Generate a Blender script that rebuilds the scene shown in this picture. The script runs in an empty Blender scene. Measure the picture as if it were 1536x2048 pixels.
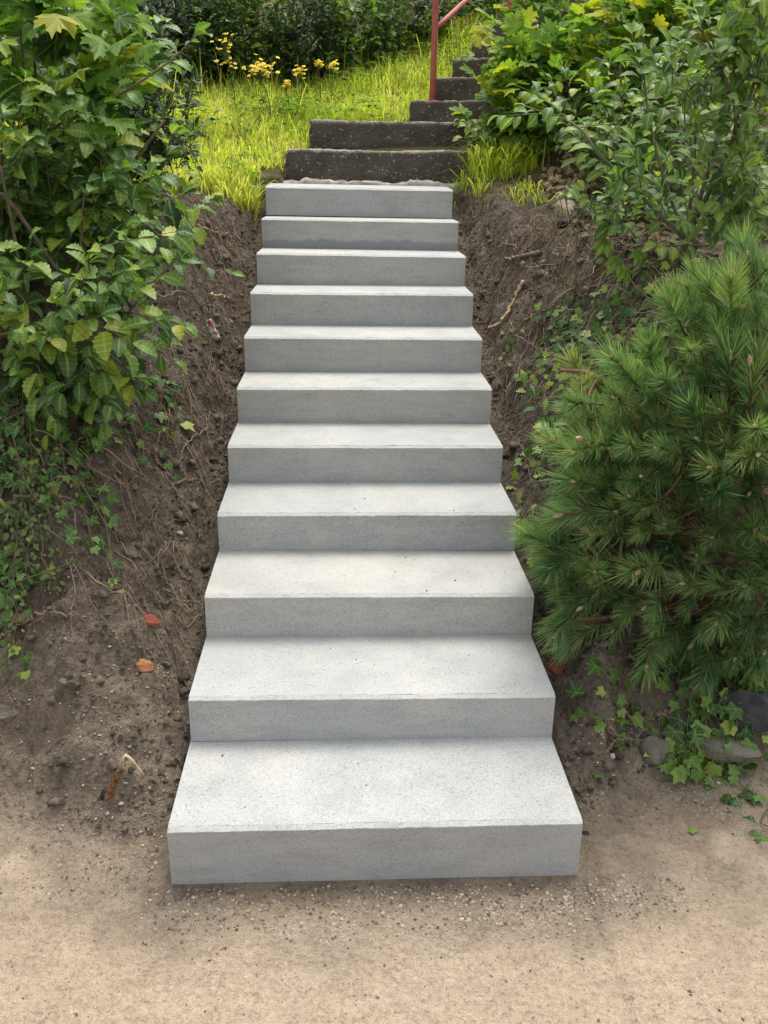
import bpy, math, random
import numpy as np
from mathutils import Matrix, Vector

# ---------------------------------------------------------------- camera, sky, sun, exposure
SC = bpy.context.scene
COL = SC.collection
R = math.radians
F_PX, CAM = 1800.0, np.array([-0.0728, -1.7830, 1.5990])        # focal length in photo pixels (1536 x 2048)
PITCH, ROLL, YAW = 0.3516, 0.01413, 0.0445
_cp, _sp = math.cos(PITCH), math.sin(PITCH)
FW = np.array([math.sin(YAW)*_cp, math.cos(YAW)*_cp, -_sp])
RT = np.array([math.cos(YAW), -math.sin(YAW), 0.0]); UP = np.cross(RT, FW)
_c, _s = math.cos(ROLL), math.sin(ROLL)
RT, UP = _c*RT+_s*UP, -_s*RT+_c*UP
cam_data = bpy.data.cameras.new('camera'); cam = bpy.data.objects.new('camera', cam_data); COL.objects.link(cam)
cam.matrix_world = Matrix([[RT[i], UP[i], -FW[i], CAM[i]] for i in range(3)]+[[0, 0, 0, 1]])
cam_data.sensor_fit = 'VERTICAL'; cam_data.sensor_height = 36.0; cam_data.lens = 36.0*F_PX/2048.0
cam_data.clip_start = 0.05; cam_data.clip_end = 500
SC.camera = cam

SUN_EL, SUN_AZ = 70.0, 20.0                                     # azimuth clockwise from +Y (behind the stairs, a little right)
world = bpy.data.worlds.new('World'); SC.world = world; world.use_nodes = True
wn = world.node_tree.nodes; wn.clear()
sky = wn.new('ShaderNodeTexSky'); sky.sky_type = 'NISHITA'; sky.sun_disc = False
sky.sun_elevation = R(SUN_EL); sky.sun_rotation = R(SUN_AZ); sky.air_density = 1.0; sky.dust_density = 4.0; sky.ozone_density = 1.0
bg = wn.new('ShaderNodeBackground'); bg.inputs['Strength'].default_value = 0.15
hs = wn.new('ShaderNodeHueSaturation'); hs.inputs['Saturation'].default_value = 0.24   # thin white overcast: a paler sky
wo = wn.new('ShaderNodeOutputWorld')
world.node_tree.links.new(sky.outputs[0], hs.inputs['Color']); world.node_tree.links.new(hs.outputs[0], bg.inputs[0]); world.node_tree.links.new(bg.outputs[0], wo.inputs[0])
sun_data = bpy.data.lights.new('sun', 'SUN'); sun_data.energy = 1.0; sun_data.angle = R(30.0); sun_data.color = (1.0, 0.92, 0.80)
sun = bpy.data.objects.new('sun', sun_data); COL.objects.link(sun)
_sd = Vector((math.cos(R(SUN_EL))*math.sin(R(SUN_AZ)), math.cos(R(SUN_EL))*math.cos(R(SUN_AZ)), math.sin(R(SUN_EL))))
sun.rotation_euler = _sd.to_track_quat('Z', 'Y').to_euler()
SC.view_settings.view_transform = 'Standard'; SC.view_settings.look = 'None'
SC.view_settings.gamma = 1.0; SC.view_settings.use_curve_mapping = False
SC.view_settings.exposure = 1.0
SC.render.engine = 'CYCLES'
SC.cycles.max_bounces = 7; SC.cycles.diffuse_bounces = 4; SC.cycles.glossy_bounces = 2
SC.cycles.transmission_bounces = 4; SC.cycles.transparent_max_bounces = 4
SC.cycles.use_denoising = True
SC.cycles.sample_clamp_indirect = 8.0

rng = np.random.default_rng(7)

# ---------------------------------------------------------------- helpers: noise, rays, meshes
_perm = np.random.default_rng(3).permutation(256); _perm = np.concatenate([_perm, _perm, _perm])
_grad = np.random.default_rng(4).normal(size=(256, 3)); _grad /= np.linalg.norm(_grad, axis=1)[:, None]
def pn(x, y, z):
    x, y, z = np.broadcast_arrays(np.asarray(x, float), np.asarray(y, float), np.asarray(z, float))
    xi, yi, zi = np.floor(x).astype(int), np.floor(y).astype(int), np.floor(z).astype(int)
    xf, yf, zf = x-xi, y-yi, z-zi
    u, v, w = [t*t*t*(t*(t*6-15)+10) for t in (xf, yf, zf)]
    out = 0.0
    for dx in (0, 1):
        for dy in (0, 1):
            for dz in (0, 1):
                h = _perm[_perm[_perm[(xi+dx) & 255]+((yi+dy) & 255)]+((zi+dz) & 255)]
                g = _grad[h]
                d = g[..., 0]*(xf-dx)+g[..., 1]*(yf-dy)+g[..., 2]*(zf-dz)
                out = out+d*(u if dx else 1-u)*(v if dy else 1-v)*(w if dz else 1-w)
    return out*1.6
def fbm(x, y, z, o=4, lac=2.1, gain=.5):
    s, a, f = 0.0, 1.0, 1.0
    for i in range(o):
        s = s+a*pn(x*f+11.3*i, y*f+4.7*i, z*f+7.9*i); a *= gain; f *= lac
    return s
def smin(a, b, k):
    h = np.clip(.5+.5*(b-a)/k, 0, 1); return b*(1-h)+a*h-k*h*(1-h)
def smax(a, b, k): return -smin(-a, -b, k)
def ss(a, b, x):
    t = np.clip((x-a)/(b-a), 0, 1); return t*t*(3-2*t)
def norm(v): return v/(np.linalg.norm(v, axis=-1, keepdims=True)+1e-12)
def ray(px, py): return FW+RT*(px-768.0)/F_PX-UP*(py-1024.0)/F_PX
def P(px, py, y):                                               # the point at depth y that the photo shows there
    v = ray(px, py); return CAM+v*(y-CAM[1])/v[1]
def project(X):
    d = X-CAM; z = d@FW
    return 768+F_PX*(d@RT)/z, 1024-F_PX*(d@UP)/z, z

def new_mesh(name, V, F, mats=(), attrs=None, smooth=True, midx=None):
    V = np.asarray(V, np.float32); F = np.asarray(F, np.int32)
    k = F.shape[1]
    me = bpy.data.meshes.new(name)
    me.vertices.add(len(V)); me.vertices.foreach_set('co', V.ravel())
    me.loops.add(F.size); me.loops.foreach_set('vertex_index', F.ravel())
    me.polygons.add(len(F)); me.polygons.foreach_set('loop_start', np.arange(0, F.size, k, dtype=np.int32))
    try: me.polygons.foreach_set('loop_total', np.full(len(F), k, np.int32))
    except Exception: pass
    me.polygons.foreach_set('use_smooth', np.full(len(F), smooth))
    for m in mats: me.materials.append(m)
    if midx is not None: me.polygons.foreach_set('material_index', np.asarray(midx, np.int32))
    for n, a in (attrs or {}).items():
        at = me.attributes.new(n, 'FLOAT', 'POINT'); at.data.foreach_set('value', np.asarray(a, np.float32))
    me.update(calc_edges=True); me.validate()
    return me
def obj(name, me, parent=None, loc=None, kind=None):
    o = bpy.data.objects.new(name, me); COL.objects.link(o)
    if parent is not None: o.parent = parent
    if loc is not None: o.location = Vector([float(t) for t in loc])
    if kind: o['kind'] = kind
    return o
def tag(o, label, cat, group=None):
    o['label'] = label; o['category'] = cat
    if group: o['group'] = group
    return o
def thing(name, label, cat, loc, group=None):
    return tag(obj(name, None, None, loc), label, cat, group)
def tube(pts, rad, k=5):
    pts = np.asarray(pts, float); n = len(pts); rad = np.broadcast_to(np.asarray(rad, float), (n,))
    t = norm(np.gradient(pts, axis=0))
    a = np.cross(t, [0.31, 0.22, 0.92]); a = norm(a); b = np.cross(t, a)
    an = np.arange(k)*2*math.pi/k
    V = pts[:, None]+rad[:, None, None]*(np.cos(an)[None, :, None]*a[:, None]+np.sin(an)[None, :, None]*b[:, None])
    V = V.reshape(-1, 3); F = []
    for i in range(n-1):
        for j in range(k):
            p, q, r_, s_ = i*k+j, i*k+(j+1) % k, (i+1)*k+(j+1) % k, (i+1)*k+j
            F += [(p, q, r_), (p, r_, s_)]
    for j in range(1, k-1): F += [(0, j+1, j), ((n-1)*k, (n-1)*k+j, (n-1)*k+j+1)]
    return V, np.array(F)
class Bag:                                                      # collects triangle pieces for one mesh
    def __init__(s): s.V, s.F, s.A, s.n = [], [], [], 0
    def add(s, V, F, a=.5):
        s.V.append(V); s.F.append(np.asarray(F)+s.n); s.A.append(np.full(len(V), a) if np.isscalar(a) else a); s.n += len(V)
    def mesh(s, name, mat, smooth=True):
        return new_mesh(name, np.concatenate(s.V), np.concatenate(s.F), [mat], {'tint': np.concatenate(s.A)}, smooth)
def smooth_path(pts, n=24):
    pts = np.asarray(pts, float); m = len(pts)
    if m < 3:
        t = np.linspace(0, 1, n)[:, None]; return pts[0]*(1-t)+pts[-1]*t
    e = np.vstack([2*pts[0]-pts[1], pts, 2*pts[-1]-pts[-2]]); out = []
    for u in np.linspace(0, m-1-1e-6, n):
        i = int(u); t = u-i; a, b, c, d = e[i:i+4]
        out.append(.5*((2*b)+(c-a)*t+(2*a-5*b+4*c-d)*t*t+(-a+3*b-3*c+d)*t**3))
    return np.array(out)

# ---------------------------------------------------------------- materials
def mat(name):
    m = bpy.data.materials.new(name); m.use_nodes = True; nt = m.node_tree
    return m, nt, nt.nodes['Principled BSDF'], nt.nodes['Material Output']
def node(nt, t, **kw):
    n = nt.nodes.new(t)
    for k, v in kw.items():
        if k.startswith('i_'): n.inputs[int(k[2:])].default_value = v
        else: setattr(n, k, v)
    return n
def ln(nt, a, b): nt.links.new(a, b)
def noise(nt, co, scale, detail=4, rough=.55):
    n = node(nt, 'ShaderNodeTexNoise'); n.inputs['Scale'].default_value = scale
    n.inputs['Detail'].default_value = detail; n.inputs['Roughness'].default_value = rough; ln(nt, co, n.inputs['Vector']); return n.outputs['Fac']
def ramp(nt, fac, stops):
    n = node(nt, 'ShaderNodeValToRGB'); e = n.color_ramp.elements
    while len(e) < len(stops): e.new(.5)
    for el, (p, c) in zip(e, stops):
        el.position = p; el.color = (*c, 1) if len(c) == 3 else c
    ln(nt, fac, n.inputs[0]); return n.outputs[0]
def g3(v): return (v, v, v)
def mixc(nt, fac, a, b, mode='MIX'):
    n = node(nt, 'ShaderNodeMix', data_type='RGBA', blend_type=mode)
    for s, v in ((n.inputs[0], fac), (n.inputs[6], a), (n.inputs[7], b)):
        if hasattr(v, 'is_linked') or hasattr(v, 'links'): ln(nt, v, s)
        elif isinstance(v, (int, float)): s.default_value = v
        else: s.default_value = (*v, 1)
    return n.outputs[2]
def mth(nt, op, a, b=0.0, clamp=False):
    n = node(nt, 'ShaderNodeMath', operation=op, use_clamp=clamp)
    for s, v in ((n.inputs[0], a), (n.inputs[1], b)):
        if isinstance(v, (int, float)): s.default_value = v
        else: ln(nt, v, s)
    return n.outputs[0]
def bump(nt, h, dist, strength=1.0, prev=None):
    n = node(nt, 'ShaderNodeBump'); n.inputs['Strength'].default_value = strength; n.inputs['Distance'].default_value = dist
    ln(nt, h, n.inputs['Height'])
    if prev is not None: ln(nt, prev, n.inputs['Normal'])
    return n.outputs[0]
def attr(nt, name, typ='GEOMETRY'):
    n = node(nt, 'ShaderNodeAttribute', attribute_name=name, attribute_type=typ); return n.outputs['Fac']
def coords(nt, kind='Object'): return node(nt, 'ShaderNodeTexCoord').outputs[kind]

def m_leaf(name, dark, base, light, yellow, rough=.45, trans=.35, spec=.35, vein=.35, glow=2.0, rib=0.0):
    m, nt, b, out = mat(name)
    t = mth(nt, 'ADD', attr(nt, 'tint'), attr(nt, 'tint', 'OBJECT'))
    c = ramp(nt, t, [(0, dark), (.4, base), (.75, light), (1, yellow)])
    ge = coords(nt, 'Object')
    c = mixc(nt, .25, c, ramp(nt, noise(nt, node(nt, 'ShaderNodeNewGeometry').outputs['Position'], 55, 3), [(.3, g3(.25)), (.7, g3(1.0))]), 'MULTIPLY')
    c = mixc(nt, rib, c, ramp(nt, attr(nt, 'rib'), [(.0, g3(1.0)), (.5, g3(.84)), (1, g3(1.42))]), 'MULTIPLY')
    v = mth(nt, 'POWER', attr(nt, 'vein'), 10.0)
    c = mixc(nt, mth(nt, 'MULTIPLY', v, vein), c, tuple(min(1, x*2.2+.03) for x in light))
    ln(nt, c, b.inputs['Base Color']); b.inputs['Roughness'].default_value = rough
    b.inputs['Specular IOR Level'].default_value = spec
    tr = node(nt, 'ShaderNodeBsdfTranslucent')
    ln(nt, mixc(nt, 1.0, c, (glow*1.05, glow*1.15, glow*.55), 'MULTIPLY'), tr.inputs['Color'])
    mx = node(nt, 'ShaderNodeMixShader'); mx.inputs[0].default_value = trans
    ln(nt, b.outputs[0], mx.inputs[1]); ln(nt, tr.outputs[0], mx.inputs[2]); ln(nt, mx.outputs[0], out.inputs[0])
    return m
def m_plain(name, c0, c1, scale=30, rough=.85, bumpd=.002, bscale=None, spec=.3, tinted=False):
    m, nt, b, out = mat(name); co = coords(nt)
    f = noise(nt, co, scale, 5)
    if tinted: f = mth(nt, 'ADD', mth(nt, 'MULTIPLY', f, .6), mth(nt, 'SUBTRACT', attr(nt, 'tint'), .3))
    ln(nt, ramp(nt, f, [(.3, c0), (.7, c1)]), b.inputs['Base Color'])
    b.inputs['Roughness'].default_value = rough; b.inputs['Specular IOR Level'].default_value = spec
    if bumpd: ln(nt, bump(nt, noise(nt, co, bscale or scale*2.5, 5), bumpd), b.inputs['Normal'])
    return m

def m_concrete(name, damp=False):
    m, nt, b, out = mat(name); co = coords(nt)
    oi = node(nt, 'ShaderNodeObjectInfo')
    sh = node(nt, 'ShaderNodeVectorMath', operation='ADD'); ln(nt, co, sh.inputs[0])
    cb = node(nt, 'ShaderNodeCombineXYZ'); ln(nt, mth(nt, 'MULTIPLY', oi.outputs['Random'], 37.0), cb.inputs[0]); ln(nt, mth(nt, 'MULTIPLY', oi.outputs['Random'], 11.0), cb.inputs[1])
    ln(nt, cb.outputs[0], sh.inputs[1]); p = sh.outputs[0]
    st = node(nt, 'ShaderNodeVectorMath', operation='MULTIPLY'); ln(nt, p, st.inputs[0]); st.inputs[1].default_value = (1.0, 1.0, 4.5)
    big = noise(nt, p, 3.0, 4); cloud = noise(nt, st.outputs[0], 7.0, 5, .65)
    grain = noise(nt, p, 260, 2, .7); grain2 = noise(nt, p, 90, 3, .6)
    c = ramp(nt, big, [(.32, (.400, .410, .405)), (.5, (.432, .438, .424)), (.68, (.465, .460, .425))])
    c = mixc(nt, .7, c, ramp(nt, cloud, [(.3, g3(.80)), (.55, g3(1.0)), (.8, g3(1.08))]), 'MULTIPLY')
    c = mixc(nt, .8, c, ramp(nt, grain, [(.28, g3(.58)), (.5, g3(1.0)), (.75, g3(1.16))]), 'MULTIPLY')
    c = mixc(nt, .6, c, ramp(nt, grain2, [(.3, g3(.80)), (.5, g3(1.0))]), 'MULTIPLY')
    # small bug holes and dark grit
    vo = node(nt, 'ShaderNodeTexVoronoi'); vo.inputs['Scale'].default_value = 70; ln(nt, st.outputs[0], vo.inputs['Vector'])
    hole = mth(nt, 'MULTIPLY', ramp(nt, vo.outputs['Distance'], [(.10, g3(1)), (.17, g3(0))]), ramp(nt, noise(nt, p, 16, 2), [(.44, g3(0)), (.56, g3(1))]))
    c = mixc(nt, mth(nt, 'MULTIPLY', hole, .62), c, (.19, .19, .18))
    # pale yellowish bloom patches
    c = mixc(nt, ramp(nt, noise(nt, p, 5.5, 3), [(.60, g3(0)), (.78, g3(.28))]), c, (.60, .54, .38))
    c = mixc(nt, 1.0, c, ramp(nt, oi.outputs['Random'], [(0, (.96, .97, .98)), (.5, (1, 1, 1)), (1, (1.02, 1.01, .99))]), 'MULTIPLY')
    if damp:
        sx = node(nt, 'ShaderNodeSeparateXYZ'); ln(nt, co, sx.inputs[0])
        edge = mth(nt, 'ADD', sx.outputs[2], mth(nt, 'MULTIPLY', noise(nt, co, 14, 3), -.055))
        c = mixc(nt, mth(nt, 'MULTIPLY', ramp(nt, edge, [(.010, g3(1)), (.022, g3(0))]), .75), c, (.24, .25, .26))
    ln(nt, c, b.inputs['Base Color']); b.inputs['Roughness'].default_value = .88; b.inputs['Specular IOR Level'].default_value = .25
    n1 = bump(nt, grain, .0012, .7); n2 = bump(nt, mth(nt, 'SUBTRACT', 1.0, hole), .002, .8, n1)
    ln(nt, n2, b.inputs['Normal'])
    return m
def m_aggregate():
    m, nt, b, out = mat('weathered_aggregate_concrete'); co = coords(nt)
    vo = node(nt, 'ShaderNodeTexVoronoi'); vo.inputs['Scale'].default_value = 75; vo.inputs['Randomness'].default_value = 1.0; ln(nt, co, vo.inputs['Vector'])
    peb = ramp(nt, vo.outputs['Distance'], [(.2, g3(1)), (.5, g3(0))])
    sx = node(nt, 'ShaderNodeSeparateColor'); ln(nt, vo.outputs['Color'], sx.inputs[0])
    pc = ramp(nt, sx.outputs[0], [(0, (.06, .054, .045)), (.55, (.13, .11, .087)), (.86, (.20, .175, .14)), (.93, (.42, .39, .33)), (1, (.6, .57, .5))])
    big = noise(nt, co, 6, 5, .6)
    basec = ramp(nt, big, [(.3, (.040, .035, .028)), (.6, (.092, .079, .061)), (.8, (.15, .13, .10))])
    c = mixc(nt, mth(nt, 'MULTIPLY', peb, .85), basec, pc)
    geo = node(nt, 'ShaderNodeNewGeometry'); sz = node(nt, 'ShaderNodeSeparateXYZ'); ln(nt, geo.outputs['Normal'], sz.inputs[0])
    sunlit_dust = mth(nt, 'MULTIPLY', ramp(nt, sz.outputs[2], [(.35, g3(0)), (.8, g3(1))]), ramp(nt, noise(nt, co, 40, 4), [(.3, g3(.3)), (.6, g3(.9))]))
    c = mixc(nt, sunlit_dust, c, (.34, .29, .22))                       # sunlit brightness painted onto the dusty, worn upper faces
    ln(nt, c, b.inputs['Base Color']); b.inputs['Roughness'].default_value = .9
    ln(nt, bump(nt, peb, .006, .9, bump(nt, noise(nt, co, 45, 5), .008)), b.inputs['Normal'])
    return m
def m_ground():
    m, nt, b, out = mat('soil_and_sand'); co = coords(nt)
    sand, grass = attr(nt, 'sand'), attr(nt, 'grass'); damp = attr(nt, 'damp')
    n1, n2, n3, n4 = noise(nt, co, 2.2, 5, .6), noise(nt, co, 14, 5, .65), noise(nt, co, 70, 4, .65), noise(nt, co, 300, 2, .7)
    soil = ramp(nt, n2, [(.25, (.046, .037, .027)), (.5, (.112, .091, .068)), (.75, (.205, .170, .130))])
    soil = mixc(nt, ramp(nt, n1, [(.42, g3(0)), (.66, g3(.65))]), soil, (.175, .143, .108))
    soil = mixc(nt, ramp(nt, noise(nt, co, 3.7, 3), [(.60, g3(0)), (.74, g3(.45))]), soil, (.19, .130, .080))
    st = node(nt, 'ShaderNodeVectorMath', operation='MULTIPLY'); ln(nt, co, st.inputs[0]); st.inputs[1].default_value = (2.2, 9.0, 1.0)
    streak = noise(nt, st.outputs[0], 3.2, 5, .65)
    sc_ = ramp(nt, n1, [(.3, (.570, .445, .320)), (.5, (.615, .482, .345)), (.72, (.66, .520, .370))])
    sc_ = mixc(nt, .8, sc_, ramp(nt, streak, [(.3, g3(.90)), (.5, g3(1.0)), (.72, g3(1.14))]), 'MULTIPLY')
    sc_ = mixc(nt, ramp(nt, noise(nt, co, 1.3, 3), [(.45, g3(0)), (.75, g3(.4))]), sc_, (.53, .435, .345))
    dirt = ramp(nt, n2, [(.3, (.165, .133, .098)), (.7, (.300, .245, .182))])
    sc_ = mixc(nt, damp, sc_, dirt)
    c = mixc(nt, sand, soil, sc_)
    c = mixc(nt, grass, c, ramp(nt, n2, [(.3, (.07, .07, .025)), (.7, (.15, .125, .06))]))
    c = mixc(nt, mth(nt, 'SUBTRACT', .85, mth(nt, 'MULTIPLY', sand, .4)), c, ramp(nt, n3, [(.27, g3(.55)), (.5, g3(1.0)), (.75, g3(1.3))]), 'MULTIPLY')
    c = mixc(nt, .7, c, ramp(nt, n4, [(.3, g3(.70)), (.5, g3(1.0)), (.72, g3(1.25))]), 'MULTIPLY')
    vo = node(nt, 'ShaderNodeTexVoronoi'); vo.inputs['Scale'].default_value = 95; ln(nt, co, vo.inputs['Vector'])
    sx = node(nt, 'ShaderNodeSeparateColor'); ln(nt, vo.outputs['Color'], sx.inputs[0])
    grit = mth(nt, 'MULTIPLY', ramp(nt, vo.outputs['Distance'], [(.16, g3(1)), (.26, g3(0))]), ramp(nt, sx.outputs[1], [(.80, g3(0)), (.86, g3(1))]))
    c = mixc(nt, mth(nt, 'MULTIPLY', grit, .7), c, ramp(nt, sx.outputs[2], [(.3, (.09, .075, .06)), (.6, (.40, .35, .29))]))
    ln(nt, c, b.inputs['Base Color']); b.inputs['Roughness'].default_value = .95; b.inputs['Specular IOR Level'].default_value = .15
    h = mth(nt, 'ADD', mth(nt, 'MULTIPLY', n2, .8), n3)
    cr = node(nt, 'ShaderNodeTexVoronoi'); cr.inputs['Scale'].default_value = 42; cr.inputs['Randomness'].default_value = 1.0; ln(nt, co, cr.inputs['Vector'])
    crumb = mth(nt, 'MULTIPLY', mth(nt, 'SUBTRACT', 1.0, cr.outputs['Distance']), mth(nt, 'SUBTRACT', 1.0, sand))
    rough_amt = bump(nt, crumb, .014, .7, bump(nt, h, .022, .85))
    ln(nt, bump(nt, grit, .003, .5, bump(nt, n4, .0022, .8, rough_amt)), b.inputs['Normal'])
    return m

M = {}
M['concrete'] = m_concrete('cast_concrete'); M['concrete_damp'] = m_concrete('cast_concrete_damp', True)
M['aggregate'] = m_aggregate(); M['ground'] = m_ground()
M['hornbeam'] = m_leaf('hornbeam_leaf', (.018, .048, .010), (.078, .158, .030), (.185, .285, .055), (.36, .38, .05), .45, .30, .38, .5, 2.0, .8)
M['maple'] = m_leaf('sycamore_leaf', (.022, .062, .010), (.095, .195, .030), (.225, .340, .045), (.38, .35, .03), .55, .36, .22, .35)
M['willow'] = m_leaf('willow_leaf', (.030, .065, .018), (.108, .190, .052), (.215, .310, .080), (.30, .36, .06), .5, .32, .3, .6)
M['ivy'] = m_leaf('ivy_leaf', (.012, .040, .008), (.042, .105, .018), (.135, .230, .045), (.36, .40, .07), .45, .22, .3, .5)
M['laurel'] = m_leaf('evergreen_leaf', (.012, .036, .012), (.030, .075, .022), (.060, .125, .032), (.13, .19, .035), .45, .16, .3, .3)
M['small'] = m_leaf('small_leaf', (.030, .060, .018), (.075, .125, .035), (.130, .190, .055), (.25, .29, .06), .5, .3, .3, .2)
M['grass'] = m_leaf('grass_blade', (.10, .16, .018), (.29, .38, .04), (.47, .53, .06), (.56, .48, .2), .5, .48, .25, 0, 1.8)  # sunlit brightness of the meadow is put into these pale greens
M['weed'] = m_leaf('weed_leaf', (.05, .10, .018), (.11, .195, .035), (.19, .28, .05), (.28, .31, .06), .5, .35, .3, .3)
M['needle'] = m_leaf('pine_needle', (.045, .105, .045), (.128, .235, .092), (.255, .380, .135), (.42, .34, .15), .45, .22, .4, 0)
M['dead'] = m_plain('dead_leaf', (.14, .085, .04), (.30, .20, .10), 25, .8, 0)
M['bark'] = m_plain('twig_bark', (.070, .052, .034), (.155, .120, .080), 35, .85, .002)
M['green_bark'] = m_plain('willow_bark', (.075, .078, .040), (.165, .160, .085), 30, .7, .0015)
M['pine_bark'] = m_plain('pine_bark', (.10, .055, .032), (.25, .145, .085), 45, .85, .003)
M['bud'] = m_plain('pine_bud', (.34, .20, .12), (.60, .46, .33), 120, .7, .001)
M['root'] = m_plain('bare_root', (.075, .052, .033), (.33, .25, .17), 40, .85, .001, tinted=True)
M['fresh_root'] = m_plain('fresh_root', (.36, .23, .12), (.56, .41, .24), 40, .75, .001)
M['crumb'] = m_plain('soil_crumb', (.062, .050, .039), (.190, .155, .122), 20, .95, .003, 90, .1, True)
M['gravel'] = m_plain('gravel', (.11, .09, .07), (.42, .35, .27), 6, .85, .0008, 160, .25, True)
M['clay'] = m_plain('dry_clay', (.36, .26, .16), (.56, .43, .28), 14, .95, .004, 60, .1)
M['brick'] = m_plain('red_brick', (.20, .050, .030), (.36, .110, .065), 25, .9, .002)
M['brick_orange'] = m_plain('orange_brick', (.26, .115, .055), (.50, .235, .11), 22, .9, .003)
M['stone_grey'] = m_plain('grey_stone', (.075, .064, .050), (.22, .195, .16), 11, .92, .010, 35)
M['stone_slate'] = m_plain('dark_slate', (.030, .031, .035), (.085, .085, .088), 12, .85, .010, 26)
M['stone_tan'] = m_plain('tan_stone', (.30, .245, .165), (.50, .43, .32), 10, .9, .004, 45)
M['tar'] = m_plain('black_char', (.008, .008, .009), (.035, .033, .032), 30, .7, .003)
M['mortar'] = m_plain('broken_mortar', (.22, .19, .15), (.55, .51, .45), 16, .95, .006, 50)
M['rail'] = m_plain('faded_red_paint', (.30, .062, .050), (.44, .120, .095), 12, .55, .0006, 120, .4)
M['petal'] = m_plain('ragwort_petal', (.80, .62, .01), (.90, .74, .02), 40, .6, 0)
M['eye'] = m_plain('ragwort_eye', (.55, .36, .01), (.70, .48, .02), 40, .7, 0)
M['torn'] = m_plain('torn_paint_scrap', (.20, .16, .12), (.50, .45, .38), 60, .9, .004)
M['scrap_red'] = m_plain('scrap_red', (.20, .035, .03), (.36, .06, .05), 60, .7, .001)
M['torn_bark'] = m_plain('torn_bark', (.06, .032, .02), (.42, .20, .085), 70, .85, .004)
M['wood'] = m_plain('splintered_wood', (.52, .38, .20), (.74, .60, .38), 60, .8, .002)

# ---------------------------------------------------------------- terrain
RISE, RUN = 0.14105, 0.33683
SLOPE = RISE/RUN
def meadow(x, y):
    return 1.585+np.where(y > 3.5, (.29+.09*np.clip(x+.3, 0, 1.2))*(y-3.5), .16*(y-3.5))+.03*pn(x*.8, y*.8, 2.2)
def H0(x, y):
    x = np.asarray(x, float); y = np.asarray(y, float)
    d = np.abs(x)-.5+.05*pn(x*2.0, y*2.6, 5.5)*ss(.5, .75, np.abs(x))
    tf = np.clip(SLOPE*y-.025, 0, None)+np.clip(y-3.62, 0, None)*3
    tf = np.where(np.abs(x) < .53, np.minimum(tf, SLOPE*y-.03+np.clip(y-3.62, 0, None)*3), tf)
    g = np.where(d < .8, 1.12*np.clip(d-.07, 0, None), 1.12*.73+.3*(d-.8))
    g = g*np.where(x > 0, 1.05, 1.0)
    toe = np.where(x < 0, .10+.13*ss(.5, 1.1, -x), .18+.20*ss(.55, .9, x))+.06*pn(x*1.7, 3.1, 1.2)
    front = 1.25*(y-toe)
    h = smin(smin(tf+g, meadow(x, y), .10), front, .12)
    h = smax(h, 0.0, .04)-.01
    h = np.where((np.abs(x) < .515) & (y < 3.66), np.minimum(h, np.clip(SLOPE*y-.05, -.02, None)), h)
    h = np.where((x > -.45) & (x < .62) & (y > 3.62) & (y < 4.0), np.minimum(h, 1.535), h)
    h = np.where((np.abs(x) < .515) & (y > -.02) & (y < .35), -.015, h)
    return h
def soilw(x, y):                                                 # 1 on bare bank, 0 on the path and the meadow
    b = ss(.02, .16, H0(x, y)); mtop = ss(-.10, .04, H0(x, y)-meadow(x, y)+.05)
    return b, mtop
def H(x, y):
    x = np.asarray(x, float); y = np.asarray(y, float)
    h = H0(x, y); b, mt = soilw(x, y)
    out = ss(.50, .60, np.abs(x))
    w = b*out*(1-.6*mt*ss(3.2, 3.6, y))
    near = (np.abs(x) < 2.6) & (y < 7)
    lump = np.where(near, .050*pn(x*4.3, y*4.3, h*4.3)+.030*fbm(x*11, y*11, h*11, 3)+.011*fbm(x*38, y*38, h*38, 2)+.032*fbm(x*8+9, y*8, h*8, 2)*ss(.95, .62, np.abs(x)), 0)
    # gullied, crumbly ledges
    ledge = np.where(near, .014*np.abs(fbm(x*7+3, y*7, h*16, 3)), 0)
    pathn = (.006*pn(x*3, y*3, .5)+.0034*fbm(x*24, y*24, .3, 3))*(1-b)*np.where((np.abs(x) < .56) & (y > -.06) & (y < .4), .2, 1)
    return h+w*(lump-ledge)+pathn
def axis(*segs):
    out = []
    for a, b, s in segs: out.append(np.arange(a, b, s))
    return np.concatenate(out)
xs = axis((-60, -10, 5.0), (-10, -3, .5), (-3, -1.9, .07), (-1.9, -1.2, .022), (-1.2, -.5, .0115), (-.5, .5, .05), (.5, 1.2, .0115), (1.2, 1.9, .022), (1.9, 3, .07), (3, 10, .5), (10, 60.1, 5.0))
ys = axis((-60, -6, 6.0), (-6, -1, .25), (-1, -.5, .04), (-.5, .9, .0105), (.9, 2.4, .0135), (2.4, 3.9, .018), (3.9, 7.5, .07), (7.5, 12, .3), (12, 90.1, 6.0))
gx, gy = np.meshgrid(xs, ys); gz = H(gx, gy)
def Hg(x, y):                                                    # the built ground, looked up in its own grid
    x = np.asarray(x, float); y = np.asarray(y, float)
    i = np.clip(np.searchsorted(xs, x)-1, 0, len(xs)-2); j = np.clip(np.searchsorted(ys, y)-1, 0, len(ys)-2)
    u = np.clip((x-xs[i])/(xs[i+1]-xs[i]), 0, 1); v = np.clip((y-ys[j])/(ys[j+1]-ys[j]), 0, 1)
    return (gz[j, i]*(1-u)+gz[j, i+1]*u)*(1-v)+(gz[j+1, i]*(1-u)+gz[j+1, i+1]*u)*v
import bisect
_xs, _ys = xs.tolist(), ys.tolist()
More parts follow.
